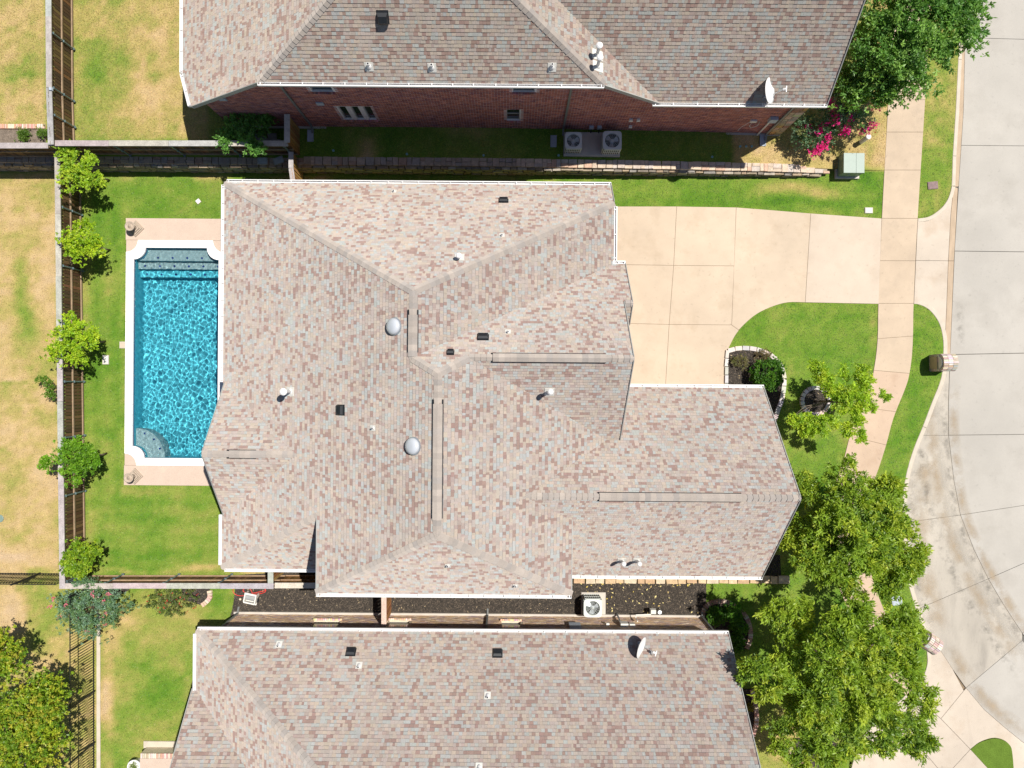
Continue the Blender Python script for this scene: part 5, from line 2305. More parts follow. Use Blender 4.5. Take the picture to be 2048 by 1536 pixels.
lid('meter_box', 'pale water meter box in green lawn at the driveway corner', 'meter box', 1737, 421, .36, .26, M['lid'])
lid('meter_box', 'grey blue meter box in the grass under the big trees', 'meter box', 1793, 1201, .46, .40, M['lidblue'], rz=.15)
lid('drain_cover', 'rough brown cover in the grass verge by the street', 'drain cover', 1865, 371, .46, .34, M['lidbrown'], rz=.1)
lid('valve_box', 'white valve box in the narrow lawn between fence and pool', 'valve box', 212, 719.5, .28, .42, M['lid'])
lid('valve_box', 'small tilted white box on the lawn above the pool', 'valve box', 397, 403, .2, .2, M['plastic'], rz=.7)
lid('stepping_stone', 'square cream paver touching the left edge of the pool coping', 'paver', 246, 690, .28, .3, M['drive_pale'])
lid('valve_cover', 'round pale green cover cut by the left edge', 'valve cover', 0, 1037, .17, 0, M['green'], round_=True)
pk = P(325, 940, .03)
mb = MB()
mb.lathe((pk.x, pk.y, .03), [(.13, -.01), (.13, .006), (.001, .008)], 24)
tag(obj('skimmer_lid', mb, M['drive_pale']), 'round cream skimmer lid set in the lower pool deck', 'skimmer lid')
for i, (px, py, nb) in enumerate(((667, 301.5, 'nearest the return fence'), (814, 308.5, 'second from the return fence'), (967, 311, 'third from the return fence'), (1117, 311, 'beside the condenser pad corner'), (1424, 314, 'alone right of the condensers'), (1480, 293, 'left of three by stone corner'), (1492, 293, 'middle of three by stone corner'), (1503, 293, 'right of three by stone corner'))):
    z0_ = float(lot_z((px - 1024) * .0214))
    p = P(px, py, z0_)
    mb = MB()
    mb.lathe((p.x, p.y, z0_), [(.05, -.02), (.05, .05), (.03, .06), (.03, .04), (.001, .04)], 14)
    tag(obj('sprinkler_head', mb, mat('sprinkler_plastic', (.25, .45, .45), .5, .1, 5) if i == 0 else bpy.data.materials['sprinkler_plastic']),
        'sprinkler head in grass below the red brick wall, ' + nb, 'sprinkler', 'sprinkler heads along the brick wall')
for lb, px, py in (('splash block below the left downspout of the brick wall', 621.5, 272), ('splash block left of the shaded condenser pair', 1107, 283), ('splash block below the stone corner of the brick house', 1525, 281)):
    z0_ = float(lot_z((px - 1024) * .0214))
    p = P(px, py, z0_)
    mb = MB()
    mb.box((p.x, p.y, z0_ + .02), (.26, .5, .05))
    for sx in (-1, 1):
        mb.box((p.x + sx * .115, p.y, z0_ + .055), (.03, .5, .06))
    mb.box((p.x, p.y + .23, z0_ + .055), (.2, .03, .06))
    tag(obj('splash_block', mb, M['lidblue']), lb, 'splash block')
# flagstones behind the shaded fence
for i, (px, py, w, h) in enumerate(((520, 274, .42, .34), (545, 275, .4, .36), (532, 284, .4, .3), (552, 285, .42, .3))):
    p = P(px, py, 1.0)
    m = stone_block((p.x, p.y, 1.03), (w, h, .06), (.33, .31, .30), rs.uniform(-.3, .3))
    tag(obj('flagstone', m, M['stone']), ('upper left', 'upper right', 'lower left', 'lower right')[i] + ' grey flagstone of four behind the shaded fence corner', 'flagstone', 'flagstones in the shaded corner')
# stepping stones and box on the retaining wall top, behind the fence
for lb, px, py, rz_ in (('grey screened frame lying flat on the stone wall behind the fence', 525, 322, 0), ('grey screened frame lying askew at the end of the stone wall', 557, 321, .35)):
    p = P(px, py, 1.12)
    t = thing('screen_frame', lb, 'screen', (p.x, p.y, 1.1), rz_)
    mb = MB()
    for a, b in (((-.2, -.13), (.2, -.13)), ((.2, -.13), (.2, .13)), ((.2, .13), (-.2, .13)), ((-.2, .13), (-.2, -.13))):
        mb.bar((*a, .02), (*b, .02), .035, .035)
    obj('frame', mb, M['trim'], t, local=True)
    mb = MB()
    mb.box((0, 0, .01), (.38, .24, .008))
    obj('mesh', mb, M['galv'], t, local=True)

# ------------------------------------------------------------------ brick mailboxes
def mailbox(label, px, py, rz):
    p = P(px, py, 0)
    t = thing('brick_mailbox', label, 'mailbox', (p.x, p.y, 0), rz)
    W2, Lx, Hc, r = .35, .62, .85, .35
    mb = MB()
    mb.box((0, 0, Hc / 2), (Lx - .02, 2 * W2 - .02, Hc))
    prof = [(r - .012) * Vector((math.cos(a), math.sin(a))) for a in np.linspace(0, math.pi, 13)]
    vs = [(sx * (Lx / 2 - .012), q.x, Hc + q.y) for sx in (-1, 1) for q in prof]
    mb.mesh(vs, [tuple(range(13)), tuple(reversed(range(13, 26)))] + [(i + 1, i, 13 + i, 14 + i) for i in range(12)])
    core_ = obj('pillar', mb, M['mortar_tan'], t, local=True)
    BP = [(.52, .40, .34), (.60, .51, .46), (.46, .33, .28), (.64, .57, .52), (.42, .36, .34)]
    # barrel bricks
    n = 13
    for half in range(3):
        for i in range(n):
            a = math.pi * (i + .5) / n
            bm_ = MB()
            L3 = Lx / 3
            cx = -Lx / 2 + L3 * (half + .5)
            T = Matrix.Rotation(a - math.pi / 2, 3, 'X')
            bm_.box((cx, r * math.cos(a), Hc + r * math.sin(a)), (L3 - .014, math.pi * r / n - .016, .05), col=tuple(k * R.uniform(.85, 1.12) for k in R.choice(BP)), tilt=T)
            obj('brick', bm_, M['brick'], t, local=True)
    # coursed bricks on the four faces
    z = .0
    row = 0
    while z < Hc - .02:
        for sgn in (-1, 1):
            k = 0
            y = -W2 + (row % 2) * .1
            for c0, c1 in ((-W2, -W2 + .2 - (row % 2) * .1), (-W2 + .2 - (row % 2) * .1, .0 + .02), (.02, .22 + (row % 2) * .06), (.22 + (row % 2) * .06, W2)):
                bm_ = MB()
                bm_.box((sgn * Lx / 2, (c0 + c1) / 2, z + .035), (.04, c1 - c0 - .012, .066), col=tuple(q * R.uniform(.85, 1.12) for q in R.choice(BP)))
                obj('brick', bm_, M['brick'], t, local=True)
            for c0, c1 in ((-Lx / 2 + .02, -.08 + (row % 2) * .1), (-.08 + (row % 2) * .1, Lx / 2 - .02)):
                bm_ = MB()
                bm_.box(((c0 + c1) / 2, sgn * W2, z + .035), (c1 - c0 - .012, .04, .066), col=tuple(q * R.uniform(.85, 1.12) for q in R.choice(BP)))
                obj('brick', bm_, M['brick'], t, local=True)
        z += .08
        row += 1
    st_ = MB()
    st_.box((-Lx / 2 - .03, 0, .42), (.04, .52, .62))
    obj('stone_panel', st_, mat('sand_panel', (.42, .33, .21), .9, .15, 7, bump=.2, bscale=30), t, local=True)
    d = MB()
    pr = [Vector((0, -.24)), Vector((0, .24))]
    ar = [(.26 * math.cos(a), .26 * math.sin(a)) for a in np.linspace(0, math.pi, 11)]
    d.mesh([(-Lx / 2 - .035, y, Hc + z) for y, z in ar] + [(-Lx / 2 + .0, y, Hc + z) for y, z in ar], [tuple(range(11))] + [(i, i + 1, 12 + i, 11 + i) for i in range(10)])
    obj('arch_panel', d, M['lid'], t, local=True)
    dd = MB()
    dd.mesh([(Lx / 2 + .03, y * .6, Hc - .05 + z * .6) for y, z in ar] + [(Lx / 2, y * .6, Hc - .05 + z * .6) for y, z in ar], [tuple(reversed(range(11)))] + [(i + 1, i, 11 + i, 12 + i) for i in range(10)])
    obj('letter_door', dd, M['black'], t, local=True)
    return t


mailbox('arched brick mailbox standing free on the verge beside the street crack', 1873, 726, .03)
mailbox('arched brick mailbox partly covered by tree leaves at the cul-de-sac', 1842, 1274, -.62)


# ------------------------------------------------------------------ pool ornaments, hose reel, hose
def ornament(label, px, py, rz, s):
    p = P(px, py, .03)
    t = thing('stone_urn', label, 'urn', (p.x, p.y, .03), rz)
    for nm, w, z0_, z1_ in (('plinth_step', .52, 0, .06), ('plinth_step', .42, .06, .12), ('plinth_step', .32, .12, .2)):
        mb = MB()
        mb.box((0, 0, (z0_ + z1_) / 2), (w, w, z1_ - z0_), taper=.97)
        obj(nm, mb, M['bronze'], t, local=True)
    mb = MB()
    mb.lathe((0, 0, .2), [(.11, 0), (.06, .06), (.05, .14), (.09, .2), (.17, .30), (.20, .38), (.21, .42), (.18, .43), (.14, .36), (.001, .33)], 20)
    obj('urn_bowl', mb, M['bronze'], t, local=True, smooth=True)
    mb = MB()
    mb.lathe((0, 0, .5), [(.12, 0), (.13, .04), (.07, .10), (.03, .16), (.001, .18)], 12)
    obj('finial', mb, M['bronze'], t, local=True)


ornament('stone urn on a stepped square plinth at the upper pool deck corner', 272, 457.5, math.radians(45), 1)
ornament('stone urn on a stepped square plinth at the lower pool deck corner', 270, 952.5, math.radians(45), 1)

hp = P(503, 1195, .2)
t = thing('hose_reel', 'white plastic hose reel cart standing on dark mulch by the fence', 'hose reel', (hp.x, hp.y, .03), -.2)
mb = MB()
for sx in (-1, 1):
    mb.box((sx * .24, 0, .22), (.05, .40, .42), taper=.85)
obj('side_frame', mb, M['plastic'], t, local=True)
mb = MB()
mb.tube([(-.22, .02, .26), (.22, .02, .26)], .13, 14)
obj('drum', mb, M['teal'], t, local=True)
mb = MB()
mb.box((0, .2, .42), (.52, .07, .05))
mb.box((0, -.24, .06), (.50, .16, .06))
mb.box((.0, -.2, .3), (.5, .05, .2))
obj('crossbar', mb, M['plastic'], t, local=True)
mb = MB()
mb.tube([(.27, .02, .26), (.34, .02, .26), (.34, .12, .30), (.40, .12, .30)], .018, 8)
obj('crank', mb, M['black'], t, local=True)
mb = MB()
mb.tube([(.30, -.08, .1), (.27, -.08, .1)], .1, 14)
mb.tube([(-.30, -.08, .1), (-.27, -.08, .1)], .1, 14)
obj('wheel', mb, M['black'], t, local=True)
mb = MB()
hl = []
for a in np.linspace(-1.0, 5.2, 34):
    hl.append((P(486, 1188).x + .34 * math.cos(a) * 1.25, P(486, 1188).y + .3 * math.sin(a) + .05 * a, .05))
for a in np.linspace(0, 11, 50):
    hl.append((P(510, 1178).x + .5 * math.cos(a), P(510, 1180).y + .16 * math.sin(a), .055 + .004 * a))
mb.tube(hl, .016, 6)
tag(obj('garden_hose', mb, M['hose'], smooth=True), 'red garden hose looped on the mulch beside the reel', 'hose')
p = P(481, 1198, .05)
mb = MB()
mb.lathe((p.x, p.y, .04), [(.001, 0), (.04, .01), (.055, .05), (.04, .09), (.001, .1)], 12)
tag(obj('ball', mb, mat('cream_ball', (.62, .52, .36), .6, .05, 5), smooth=True), 'small cream ball lying inside the red hose loop', 'ball')

# brick planter ledge at the bottom edge
lp = P(318, 1515, .7)
t = thing('brick_ledge', 'low brick ledge with a paved top at the bottom edge beside the round planter', 'ledge', (lp.x, lp.y, 0))
x0, x1 = P(281, 1507, .7).x, P(352, 1507, .7).x
y1, y0 = P(300, 1507, .7).y, P(300, 1507, .7).y - 1.6
mb = MB()
mb.prism([(x0, y0), (x1 + .6, y0), (x1 + .6, y1), (x0, y1)], 0, .66)
obj('core', mb, M['mortar_tan'], t)
mb = MB()
mb.prism([(x0 - .02, y0), (x1 + .6, y0), (x1 + .6, y1 - .22), (x0 - .02, y1 - .22)], .66, .70)
obj('top_slab', mb, M['deck'], t)
n = int((x1 + .6 - x0) / .085)
for i in range(n):
    mb = MB()
    xa = x0 + (x1 + .6 - x0) * (i + .5) / n
    mb.box((xa, y1 - .1, .68), ((x1 + .6 - x0) / n - .014, .21, .07), col=tuple(k * R.uniform(.9, 1.1) for k in R.choice([(.56, .44, .34), (.50, .33, .25), (.62, .53, .43)])))
    obj('brick', mb, M['brick'], t)
mb = MB()
mb.prism([(x0 - .15, y1 - .05), (x1 + .6, y1 - .05), (x1 + .6, y1 + .25), (x0 - .15, y1 + .25)], -.02, .08)
obj('footing', mb, M['curb'], t)
pc = P(269, 1533, .45)
t = thing('round_planter', 'round white planter with a little grass, cut by the bottom edge', 'planter', (pc.x, pc.y, 0))
mb = MB()
mb.lathe((0, 0, 0), [(.18, 0), (.27, .42), (.30, .45), (.30, .5), (.25, .5), (.24, .4), (.001, .4)], 24)
obj('pot', mb, M['white'], t, local=True)


# ------------------------------------------------------------------ vegetation
def cloud(name, parent, centers, axes, per, L, W, pal, jit=.18, spread=1.0, m=None, droop=0.0, rng=None, local=True, kin=None):
    """tufts of leaf blades: one rhombus per leaf"""
    rg = rng or NR
    C_ = np.repeat(np.asarray(centers, float), per, 0)
    A = np.repeat(np.asarray(axes, float), per, 0)
    n = len(C_)
    d = A * .75 + rg.normal(size=(n, 3)) * spread
    d[:, 2] -= droop
    d /= np.linalg.norm(d, axis=1)[:, None]
    up_ = np.array([0, 0, 1.0]) + rg.normal(size=(n, 3)) * .45
    s = np.cross(d, up_)
    s /= (np.linalg.norm(s, axis=1)[:, None] + 1e-6)
    ln = L * rg.uniform(.65, 1.25, (n, 1))
    wd = W * rg.uniform(.7, 1.25, (n, 1))
    C_ = C_ + rg.normal(size=(n, 3)) * L * .25
    nrm = np.cross(s, d)
    v = np.stack([C_, C_ + d * ln * .5 + s * wd * .5 - nrm * wd * .12, C_ + d * ln, C_ + d * ln * .5 - s * wd * .5 - nrm * wd * .12], 1).reshape(-1, 3)
    pal = np.asarray(pal, float)
    ti = rg.integers(0, len(pal), len(centers))
    if kin is not None:
        ti = np.where(rg.random(len(centers)) < .7, np.asarray(kin) % len(pal), ti)
    col = np.repeat(pal[ti], per, 0)
    li = rg.integers(0, len(pal), n)
    mixf = rg.random((n, 1)) * .5
    col = col * (1 - mixf) + pal[li] * mixf
    col = col * rg.uniform(1 - jit, 1 + jit, (n, 1)) * np.repeat(rg.uniform(.85, 1.12, (len(centers), 1)), per, 0)
    me = bpy.data.meshes.new(name)
    me.vertices.add(4 * n)
    me.vertices.foreach_set('co', v.astype(np.float32).ravel())
    me.loops.add(4 * n)
    me.loops.foreach_set('vertex_index', np.arange(4 * n, dtype=np.int32))
    me.polygons.add(n)
    me.polygons.foreach_set('loop_start', np.arange(0, 4 * n, 4, dtype=np.int32))
    me.polygons.foreach_set('loop_total', np.full(n, 4, dtype=np.int32))
    me.update(calc_edges=True)
    at_ = me.attributes.new('Col', 'FLOAT_COLOR', 'FACE')
    at_.data.foreach_set('color', np.concatenate([np.clip(col, 0, 1), np.ones((n, 1))], 1).astype(np.float32).ravel())
    me.materials.append(m or M['leaf'])
    o = bpy.data.objects.new(name, me)
    COL.objects.link(o)
    o.parent = parent
    return o


def tree(name, label, cat, base, blobs, tufts, per, L, W, pal, trunk=.1, clump=.33, sub=26, group=None, limbs=14, spread=1.0, shell=.45, jit=.18, seed=1, droop=0.0, flat=.0):
    """blobs: (x, y, z, rx, ry, rz, weight) of the crown in metres"""
    rg = np.random.default_rng(seed)
    t = thing(name, label, cat, base, 0, group)
    b = np.array(blobs, float)
    b[:, :3] -= np.array(base)
    w = b[:, 6] / b[:, 6].sum()
    nsub = sub * len(b)
    bi = rg.choice(len(b), nsub, p=w)
    dirs = rg.normal(size=(nsub, 3))
    dirs[:, 2] = np.where(dirs[:, 2] < -.3, -dirs[:, 2], dirs[:, 2])
    dirs /= np.linalg.norm(dirs, axis=1)[:, None]
    rad = shell + (1 - shell) * rg.random((nsub, 1)) ** .6
    sc = b[bi, :3] + dirs * rad * b[bi, 3:6]
    ti = rg.integers(0, nsub, tufts)
    csz = clump * (.6 + .8 * rg.random((nsub, 1)))
    c = sc[ti] + rg.normal(size=(tufts, 3)) * csz[ti] * np.array([1, 1, .7])
    ctr = b[bi[ti], :3] - np.array([0, 0, .3]) * b[bi[ti], 5:6]
    ax = c - ctr
    ax /= np.linalg.norm(ax, axis=1)[:, None] + 1e-6
    ax[:, 2] += .25
    cloud('crown', t, c, ax, per, L, W, pal, jit, spread, None, droop, rg, True, ti)
    mb = MB()
    top = Vector((np.average(b[:, 0], weights=w), np.average(b[:, 1], weights=w), np.average(b[:, 2], weights=w)))
    fork = top * .45
    mb.tube([(0, 0, -.05), fork * .5 + Vector((.03, -.02, 0)), fork, top * .85], [trunk * 1.15, trunk, trunk * .85, trunk * .4], 10)
    tr = obj('trunk', mb, M['bark'], t, local=True, smooth=True)
    lb = MB()
    for i in range(limbs):
        e = Vector(sc[rg.integers(0, nsub)])
        st_ = fork + (top * .85 - fork) * rg.random()
        mid = st_ + (e - st_) * .5 + Vector(rg.normal(size=3)) * .08 * e.length * .5 + Vector((0, 0, .05))
        lb.tube([st_, mid, e], [trunk * .42, trunk * .25, trunk * .08], 6)
    obj('branches', lb, M['bark'], t, local=True, smooth=True)
    return t


def B(px, py, z, r, rz=None, w=1.0, ry=None):
    p = P(px, py, z)
    k = (CAM_H - z) / FOC
    return (p.x, p.y, z, r * k, (ry or r) * k, (rz if rz is not None else r * k * .8), w)


OAK = [(.20, .32, .03), (.29, .41, .038), (.12, .215, .028), (.41, .49, .052), (.22, .345, .034)]
OAK_DK = [(.11, .25, .045), (.17, .33, .065), (.07, .175, .035), (.25, .42, .09)]
OAK_YL = [(.29, .46, .03), (.37, .53, .035), (.20, .36, .03), (.46, .56, .05)]
YEL = [(.29, .46, .02), (.38, .54, .025), (.20, .36, .02), (.46, .57, .035)]
GOLD = [(.24, .36, .025), (.36, .44, .03), (.15, .27, .02), (.46, .43, .05), (.12, .24, .02)]
MYR = [(.13, .25, .12), (.18, .31, .19), (.10, .19, .075), (.17, .28, .09), (.24, .36, .26)]
HOLLY = [(.055, .165, .015), (.085, .22, .02), (.14, .29, .03), (.04, .115, .012)]

bs = P(1716, 150, .05)
tree('oak_tree', 'dense dark green tree at the top right over the sidewalk', 'tree', (bs.x, bs.y, .05),
     [B(1830, 40, 5.2, 75, 1.3, 1.4), B(1890, 60, 5.0, 62, 1.1, 1), B(1770, 90, 4.6, 72, 1.2, 1.3), B(1840, 120, 4.8, 65, 1.1, 1), B(1780, 10, 5.2, 75, 1.2, 1), B(1900, -20, 5.2, 70, 1.2, 1), B(1800, 160, 3.9, 40, .7, .45), B(1720, 130, 4.0, 42, .8, .5), B(1935, 40, 4.6, 32, .6, .3), B(1850, -70, 5.2, 90, 1.2, 1), B(1712, 172, 3.4, 38, .7, .5), B(1705, 90, 3.6, 36, .7, .45), B(1760, 180, 3.6, 34, .5, .4)],
     4000, 13, .155, .06, OAK_DK, .16, .22, 20, seed=2)
bs = P(1668, 1030, 0)
tree('oak_tree', 'broad bright green tree over the sidewalk right of the front gable', 'tree', (bs.x, bs.y, 0),
     [B(1660, 1000, 4.0, 48, .7, .8), B(1715, 1000, 4.2, 52, .8, 1), B(1625, 1050, 3.6, 50, .8, 1), B(1690, 1060, 4.6, 58, .9, 1.3), B(1755, 1050, 4.2, 58, .8, 1.2), B(1800, 1085, 3.8, 45, .6, .9), B(1640, 1110, 3.8, 50, .8, 1.0), B(1735, 1105, 4.2, 48, .8, 1.0), B(1800, 1130, 3.8, 40, .6, .8), B(1765, 1168, 3.4, 24, .5, .35), B(1688, 1160, 3.8, 20, .5, .25), B(1590, 1090, 3.2, 36, .6, .5), B(1775, 965, 3.6, 36, .5, .45), B(1605, 970, 3.2, 22, .4, .25), B(1685, 940, 3.6, 24, .5, .3), B(1700, 1020, 3.2, 60, .9, .6), B(1745, 1010, 3.0, 60, .9, .5)],
     3500, 17, .18, .055, OAK, .15, .155, 12, seed=3, shell=.3)
bs = P(1640, 1290, 0)
tree('oak_tree', 'largest bright green tree, at the bottom right between house and driveway', 'tree', (bs.x, bs.y, 0),
     [B(1590, 1215, 4.2, 52, .9, 1.0), B(1680, 1240, 4.8, 56, 1, 1.3), B(1582, 1285, 4.2, 54, .9, 1.2), B(1650, 1300, 5.2, 75, 1.1, 1.6), B(1730, 1290, 4.8, 66, 1, 1.3), B(1790, 1260, 4.0, 48, .7, .8), B(1530, 1355, 5.4, 46, .7, .9), B(1620, 1390, 4.8, 70, 1, 1.4), B(1710, 1380, 4.8, 70, 1, 1.4), B(1790, 1350, 4.2, 50, .7, .9), B(1830, 1410, 3.8, 36, .5, .5), B(1590, 1470, 3.8, 50, .8, .8), B(1680, 1460, 4.2, 56, .8, 1), B(1760, 1440, 4.2, 56, .7, .9), B(1820, 1470, 3.6, 32, .5, .4), B(1620, 1520, 3.6, 50, .7, .6), B(1505, 1325, 5.6, 26, .5, .45), B(1850, 1470, 3.4, 22, .4, .2), B(1650, 1340, 3.4, 110, 1, .9), B(1700, 1280, 3.2, 90, 1, .7)],
     5000, 17, .185, .055, OAK, .18, .16, 12, seed=4, shell=.3)
bs = P(1630, 802, .05)
tree('young_tree', 'young yellow green tree with long arms in the ring of edging blocks', 'tree', (bs.x, bs.y, .05),
     [B(1700, 805, 3.3, 34, .6, 1.1), B(1662, 778, 3.1, 22, .4, .6), B(1640, 748, 2.9, 15, .3, .35), B(1629, 733, 2.8, 8, .2, .12), B(1722, 765, 3.1, 24, .4, .5), B(1728, 740, 3.0, 11, .25, .22), B(1748, 800, 3.1, 22, .35, .4), B(1766, 798, 3.0, 9, .2, .15), B(1705, 850, 2.9, 22, .35, .45), B(1714, 872, 2.7, 10, .25, .2), B(1650, 850, 2.9, 24, .35, .5), B(1615, 848, 2.7, 17, .25, .35), B(1592, 838, 2.6, 10, .2, .2), B(1600, 864, 2.5, 9, .2, .15), B(1683, 748, 2.8, 10, .3, .15)],
     1550, 13, .12, .042, OAK_YL, .06, .08, 10, seed=5, limbs=18)
bs = P(30, 1400, 0)
tree('yellow_tree', 'dense yellow green tree in the bottom left corner behind the iron fence', 'tree', (bs.x + .6, bs.y + .8, 0),
     [B(60, 1400, 3.6, 60, .9, 1.2), B(20, 1440, 3.8, 70, 1, 1.3), B(85, 1460, 3.4, 50, .8, 1.1), B(50, 1520, 3.8, 75, 1, 1.3), B(-20, 1500, 3.8, 80, 1, 1.2), B(100, 1375, 3.0, 32, .5, .5), B(30, 1600, 3.8, 90, 1, 1), B(-60, 1420, 3.6, 60, 1, .8)],
     3300, 13, .115, .06, GOLD, .13, .24, 22, seed=6)
bs = P(8, 1285, 0)
tree('yellow_tree', 'yellow tree cut by the left edge above the bottom left corner', 'tree', (bs.x, bs.y, 0),
     [B(5, 1300, 3.4, 28, .6, 1), B(20, 1325, 3.0, 18, .4, .5), B(-30, 1320, 3.4, 45, .7, 1), B(2, 1280, 3.0, 15, .4, .4)],
     620, 13, .115, .06, GOLD, .09, .2, 16, seed=7)
fence_trees = [
    ('small bright green tree at the top corner of the pool lawn fence', (158, 335, 2.3, 33), [(185, 340, 24), (140, 310, 20), (150, 365, 22), (190, 365, 18)], OAK_YL, 3),
    ('small yellow tree beside the fence left of the upper pool end', (162, 485, 2.2, 26), [(172, 455, 18), (140, 485, 24), (190, 490, 18), (160, 510, 16)], YEL, 4),
    ('small yellow green tree by the fence left of the middle of the pool', (152, 680, 2.2, 36), [(122, 682, 20), (185, 675, 17), (150, 652, 22), (160, 706, 20), (110, 706, 8)], YEL, 5),
    ('rounder darker green tree by the fence near the lower pool end', (155, 918, 2.2, 38), [(120, 920, 18), (150, 895, 26), (175, 915, 22), (150, 945, 22), (98, 925, 9)], [(.125, .29, .018), (.17, .35, .022), (.09, .21, .015), (.23, .42, .03)], 6),
    ('smallest green tree in the bottom corner of the pool lawn', (163, 1117, 2.0, 30), [(145, 1130, 18), (180, 1108, 18), (150, 1100, 15), (160, 1138, 10)], [(.19, .34, .018), (.26, .40, .022), (.13, .25, .016), (.34, .44, .03)], 7)]
for lb, (px, py, z, r), subs, pal, sd in fence_trees:
    c = P(px, py, z)
    tree('fence_tree', lb, 'tree', (c.x + .12, c.y + .05, 0), [B(px, py, z, r, .45, 1.2)] + [B(a, b, z - .1, rr_, .32, .5) for a, b, rr_ in subs],
         640, 12, .085, .05, pal, .04, .12, 13, seed=sd + 20, group='small trees along the pool lawn fence', limbs=10)
c = P(100, 771, .9)
tree('sapling', 'thin bright green sapling on the dry lawn just outside the long fence', 'sapling', (c.x, c.y, 0),
     [B(103, 772, 1.0, 10, .3, 1), B(90, 762, .9, 8, .2, .6), B(100, 785, .9, 10, .2, .7), B(82, 760, .8, 5, .15, .3)], 110, 10, .08, .04, [(.10, .21, .02), (.14, .26, .03)], .02, .06, 8, seed=31, limbs=6)


def flowers(t, pts_, n, pal, rng, size=.03, clump=.07):
    c = []
    for p in pts_:
        c += [np.array(p) + rng.normal(size=3) * clump for _ in range(n)]
    c = np.array(c) - np.array(t.location)
    ax = np.tile(np.array([[0, 0, 1.0]]), (len(c), 1))
    cloud('blossoms', t, c, ax, 5, size * 1.6, size * 1.5, pal, .15, 1.0, M['petal'], 0, rng)


PINK = [(.78, .015, .25), (.85, .03, .32), (.62, .012, .18), (.82, .07, .26)]
CORAL = [(.72, .20, .26), (.78, .26, .32), (.6, .2, .16), (.72, .18, .32)]
bs = P(1650, 250, .2)
t = tree('crepe_myrtle', 'magenta flowering shrub under the corner of the brick house roof', 'shrub', (bs.x, bs.y, .15),
         [B(1665, 225, 1.9, 45, .6, 1.3), B(1700, 215, 1.8, 38, .5, 1), B(1635, 245, 1.7, 38, .5, .9), B(1668, 180, 1.9, 24, .5, .5), B(1640, 275, 1.5, 25, .4, .5), B(1612, 260, 1.4, 26, .4, .5), B(1720, 245, 1.5, 20, .3, .3), B(1600, 275, 1.0, 22, .4, .4)],
         1250, 11, .085, .04, [(.09, .2, .08), (.14, .26, .14), (.06, .13, .045), (.2, .3, .2), (.24, .24, .08)], .05, .15, 14, seed=41)
rg = np.random.default_rng(77)
fl = [(1680, 157, 2.0), (1690, 155, 2), (1672, 176, 2), (1675, 183, 2), (1716, 182, 2.1), (1712, 205, 2.2), (1668, 218, 2.2), (1672, 232, 2.2), (1670, 243, 2.2), (1680, 232, 2.2), (1647, 250, 1.9), (1690, 259, 1.9), (1692, 258, 2), (1745, 250, 1.6), (1735, 258, 1.5), (1655, 275, 1.8), (1652, 290, 1.7), (1638, 295, 1.6), (1640, 300, 1.6), (1625, 306, 1.5), (1620, 265, 1.5), (1605, 258, 1.4), (1618, 256, 1.5), (1685, 265, 1.7), (1640, 262, 1.8), (1750, 215, 1.7), (1725, 262, 1.4), (1660, 205, 2.2), (1700, 235, 2)]
flowers(t, [P(a, b, z_ + .12) for a, b, z_ in fl], 26, PINK, rg, .036, .09)
flowers(t, [P(a + rg.uniform(-14, 14), b + rg.uniform(-12, 12), z_) for a, b, z_ in fl], 4, [(.40, .10, .06), (.45, .16, .08)], rg, .026)
bs = P(196, 1205, 0)
t = tree('crepe_myrtle', 'blue green shrub with coral pink blossoms growing over the fence corner', 'shrub', (bs.x, bs.y, 0),
         [B(188, 1215, 1.7, 42, .6, 1.4), B(150, 1215, 1.5, 28, .4, .7), B(225, 1205, 1.5, 28, .4, .7), B(190, 1250, 1.5, 30, .4, .7), B(178, 1180, 1.7, 25, .4, .6), B(128, 1205, 1.5, 12, .2, .25), B(252, 1210, 1.3, 12, .2, .2), B(162, 1165, 1.8, 8, .2, .15), B(125, 1230, 1.4, 10, .2, .2), B(232, 1245, 1.3, 16, .3, .3), B(150, 1250, 1.4, 16, .3, .3)],
         1150, 11, .085, .034, MYR, .04, .13, 12, seed=42, spread=.9)
fl = [(106, 1196, 1.5), (101, 1213, 1.5), (131, 1211, 1.6), (143, 1222, 1.7), (218, 1188, 1.7), (210, 1229, 1.8), (172, 1262, 1.6), (186, 1187, 1.9), (158, 1241, 1.6), (119, 1235, 1.4), (205, 1203, 2.0), (181, 1244, 1.7), (210, 1250, 1.6)]
flowers(t, [P(a, b, z_ + .1) for a, b, z_ in fl], 8, CORAL, rg, .03, .05)
bs = P(355, 1195, 0)
t = tree('rose_bush', 'sparse straggly rose bush with red dots below the lawn fence', 'shrub', (bs.x, bs.y, 0),
         [B(330, 1195, .9, 30, .3, 1), B(365, 1200, .9, 28, .3, .8), B(315, 1208, .8, 20, .3, .6), B(385, 1195, .8, 18, .3, .4), B(345, 1215, .7, 22, .25, .5)],
         330, 10, .07, .03, [(.10, .16, .03), (.15, .20, .05), (.07, .11, .03), (.2, .2, .08)], .02, .1, 14, seed=43, limbs=26)
flowers(t, [P(320 + rg.uniform(-25, 85), 1205 + rg.uniform(-20, 20), 1.0) for _ in range(22)], 2, [(.5, .04, .03), (.6, .12, .08)], rg, .025, .02)


def shrub(label, px, py, z, r, h, pal, tufts, seed, L=.05, W=.035, group=None, name='round_shrub', base_z=.03, per=10, clump=.07):
    p = P(px, py, z)
    return tree(name, label, 'shrub', (p.x, p.y, base_z), [(p.x, p.y, base_z + h * .5, r, r, h * .5, 1)], tufts, per, L, W, pal, .03, clump, 90, seed=seed, group=group, limbs=8, shell=.75)


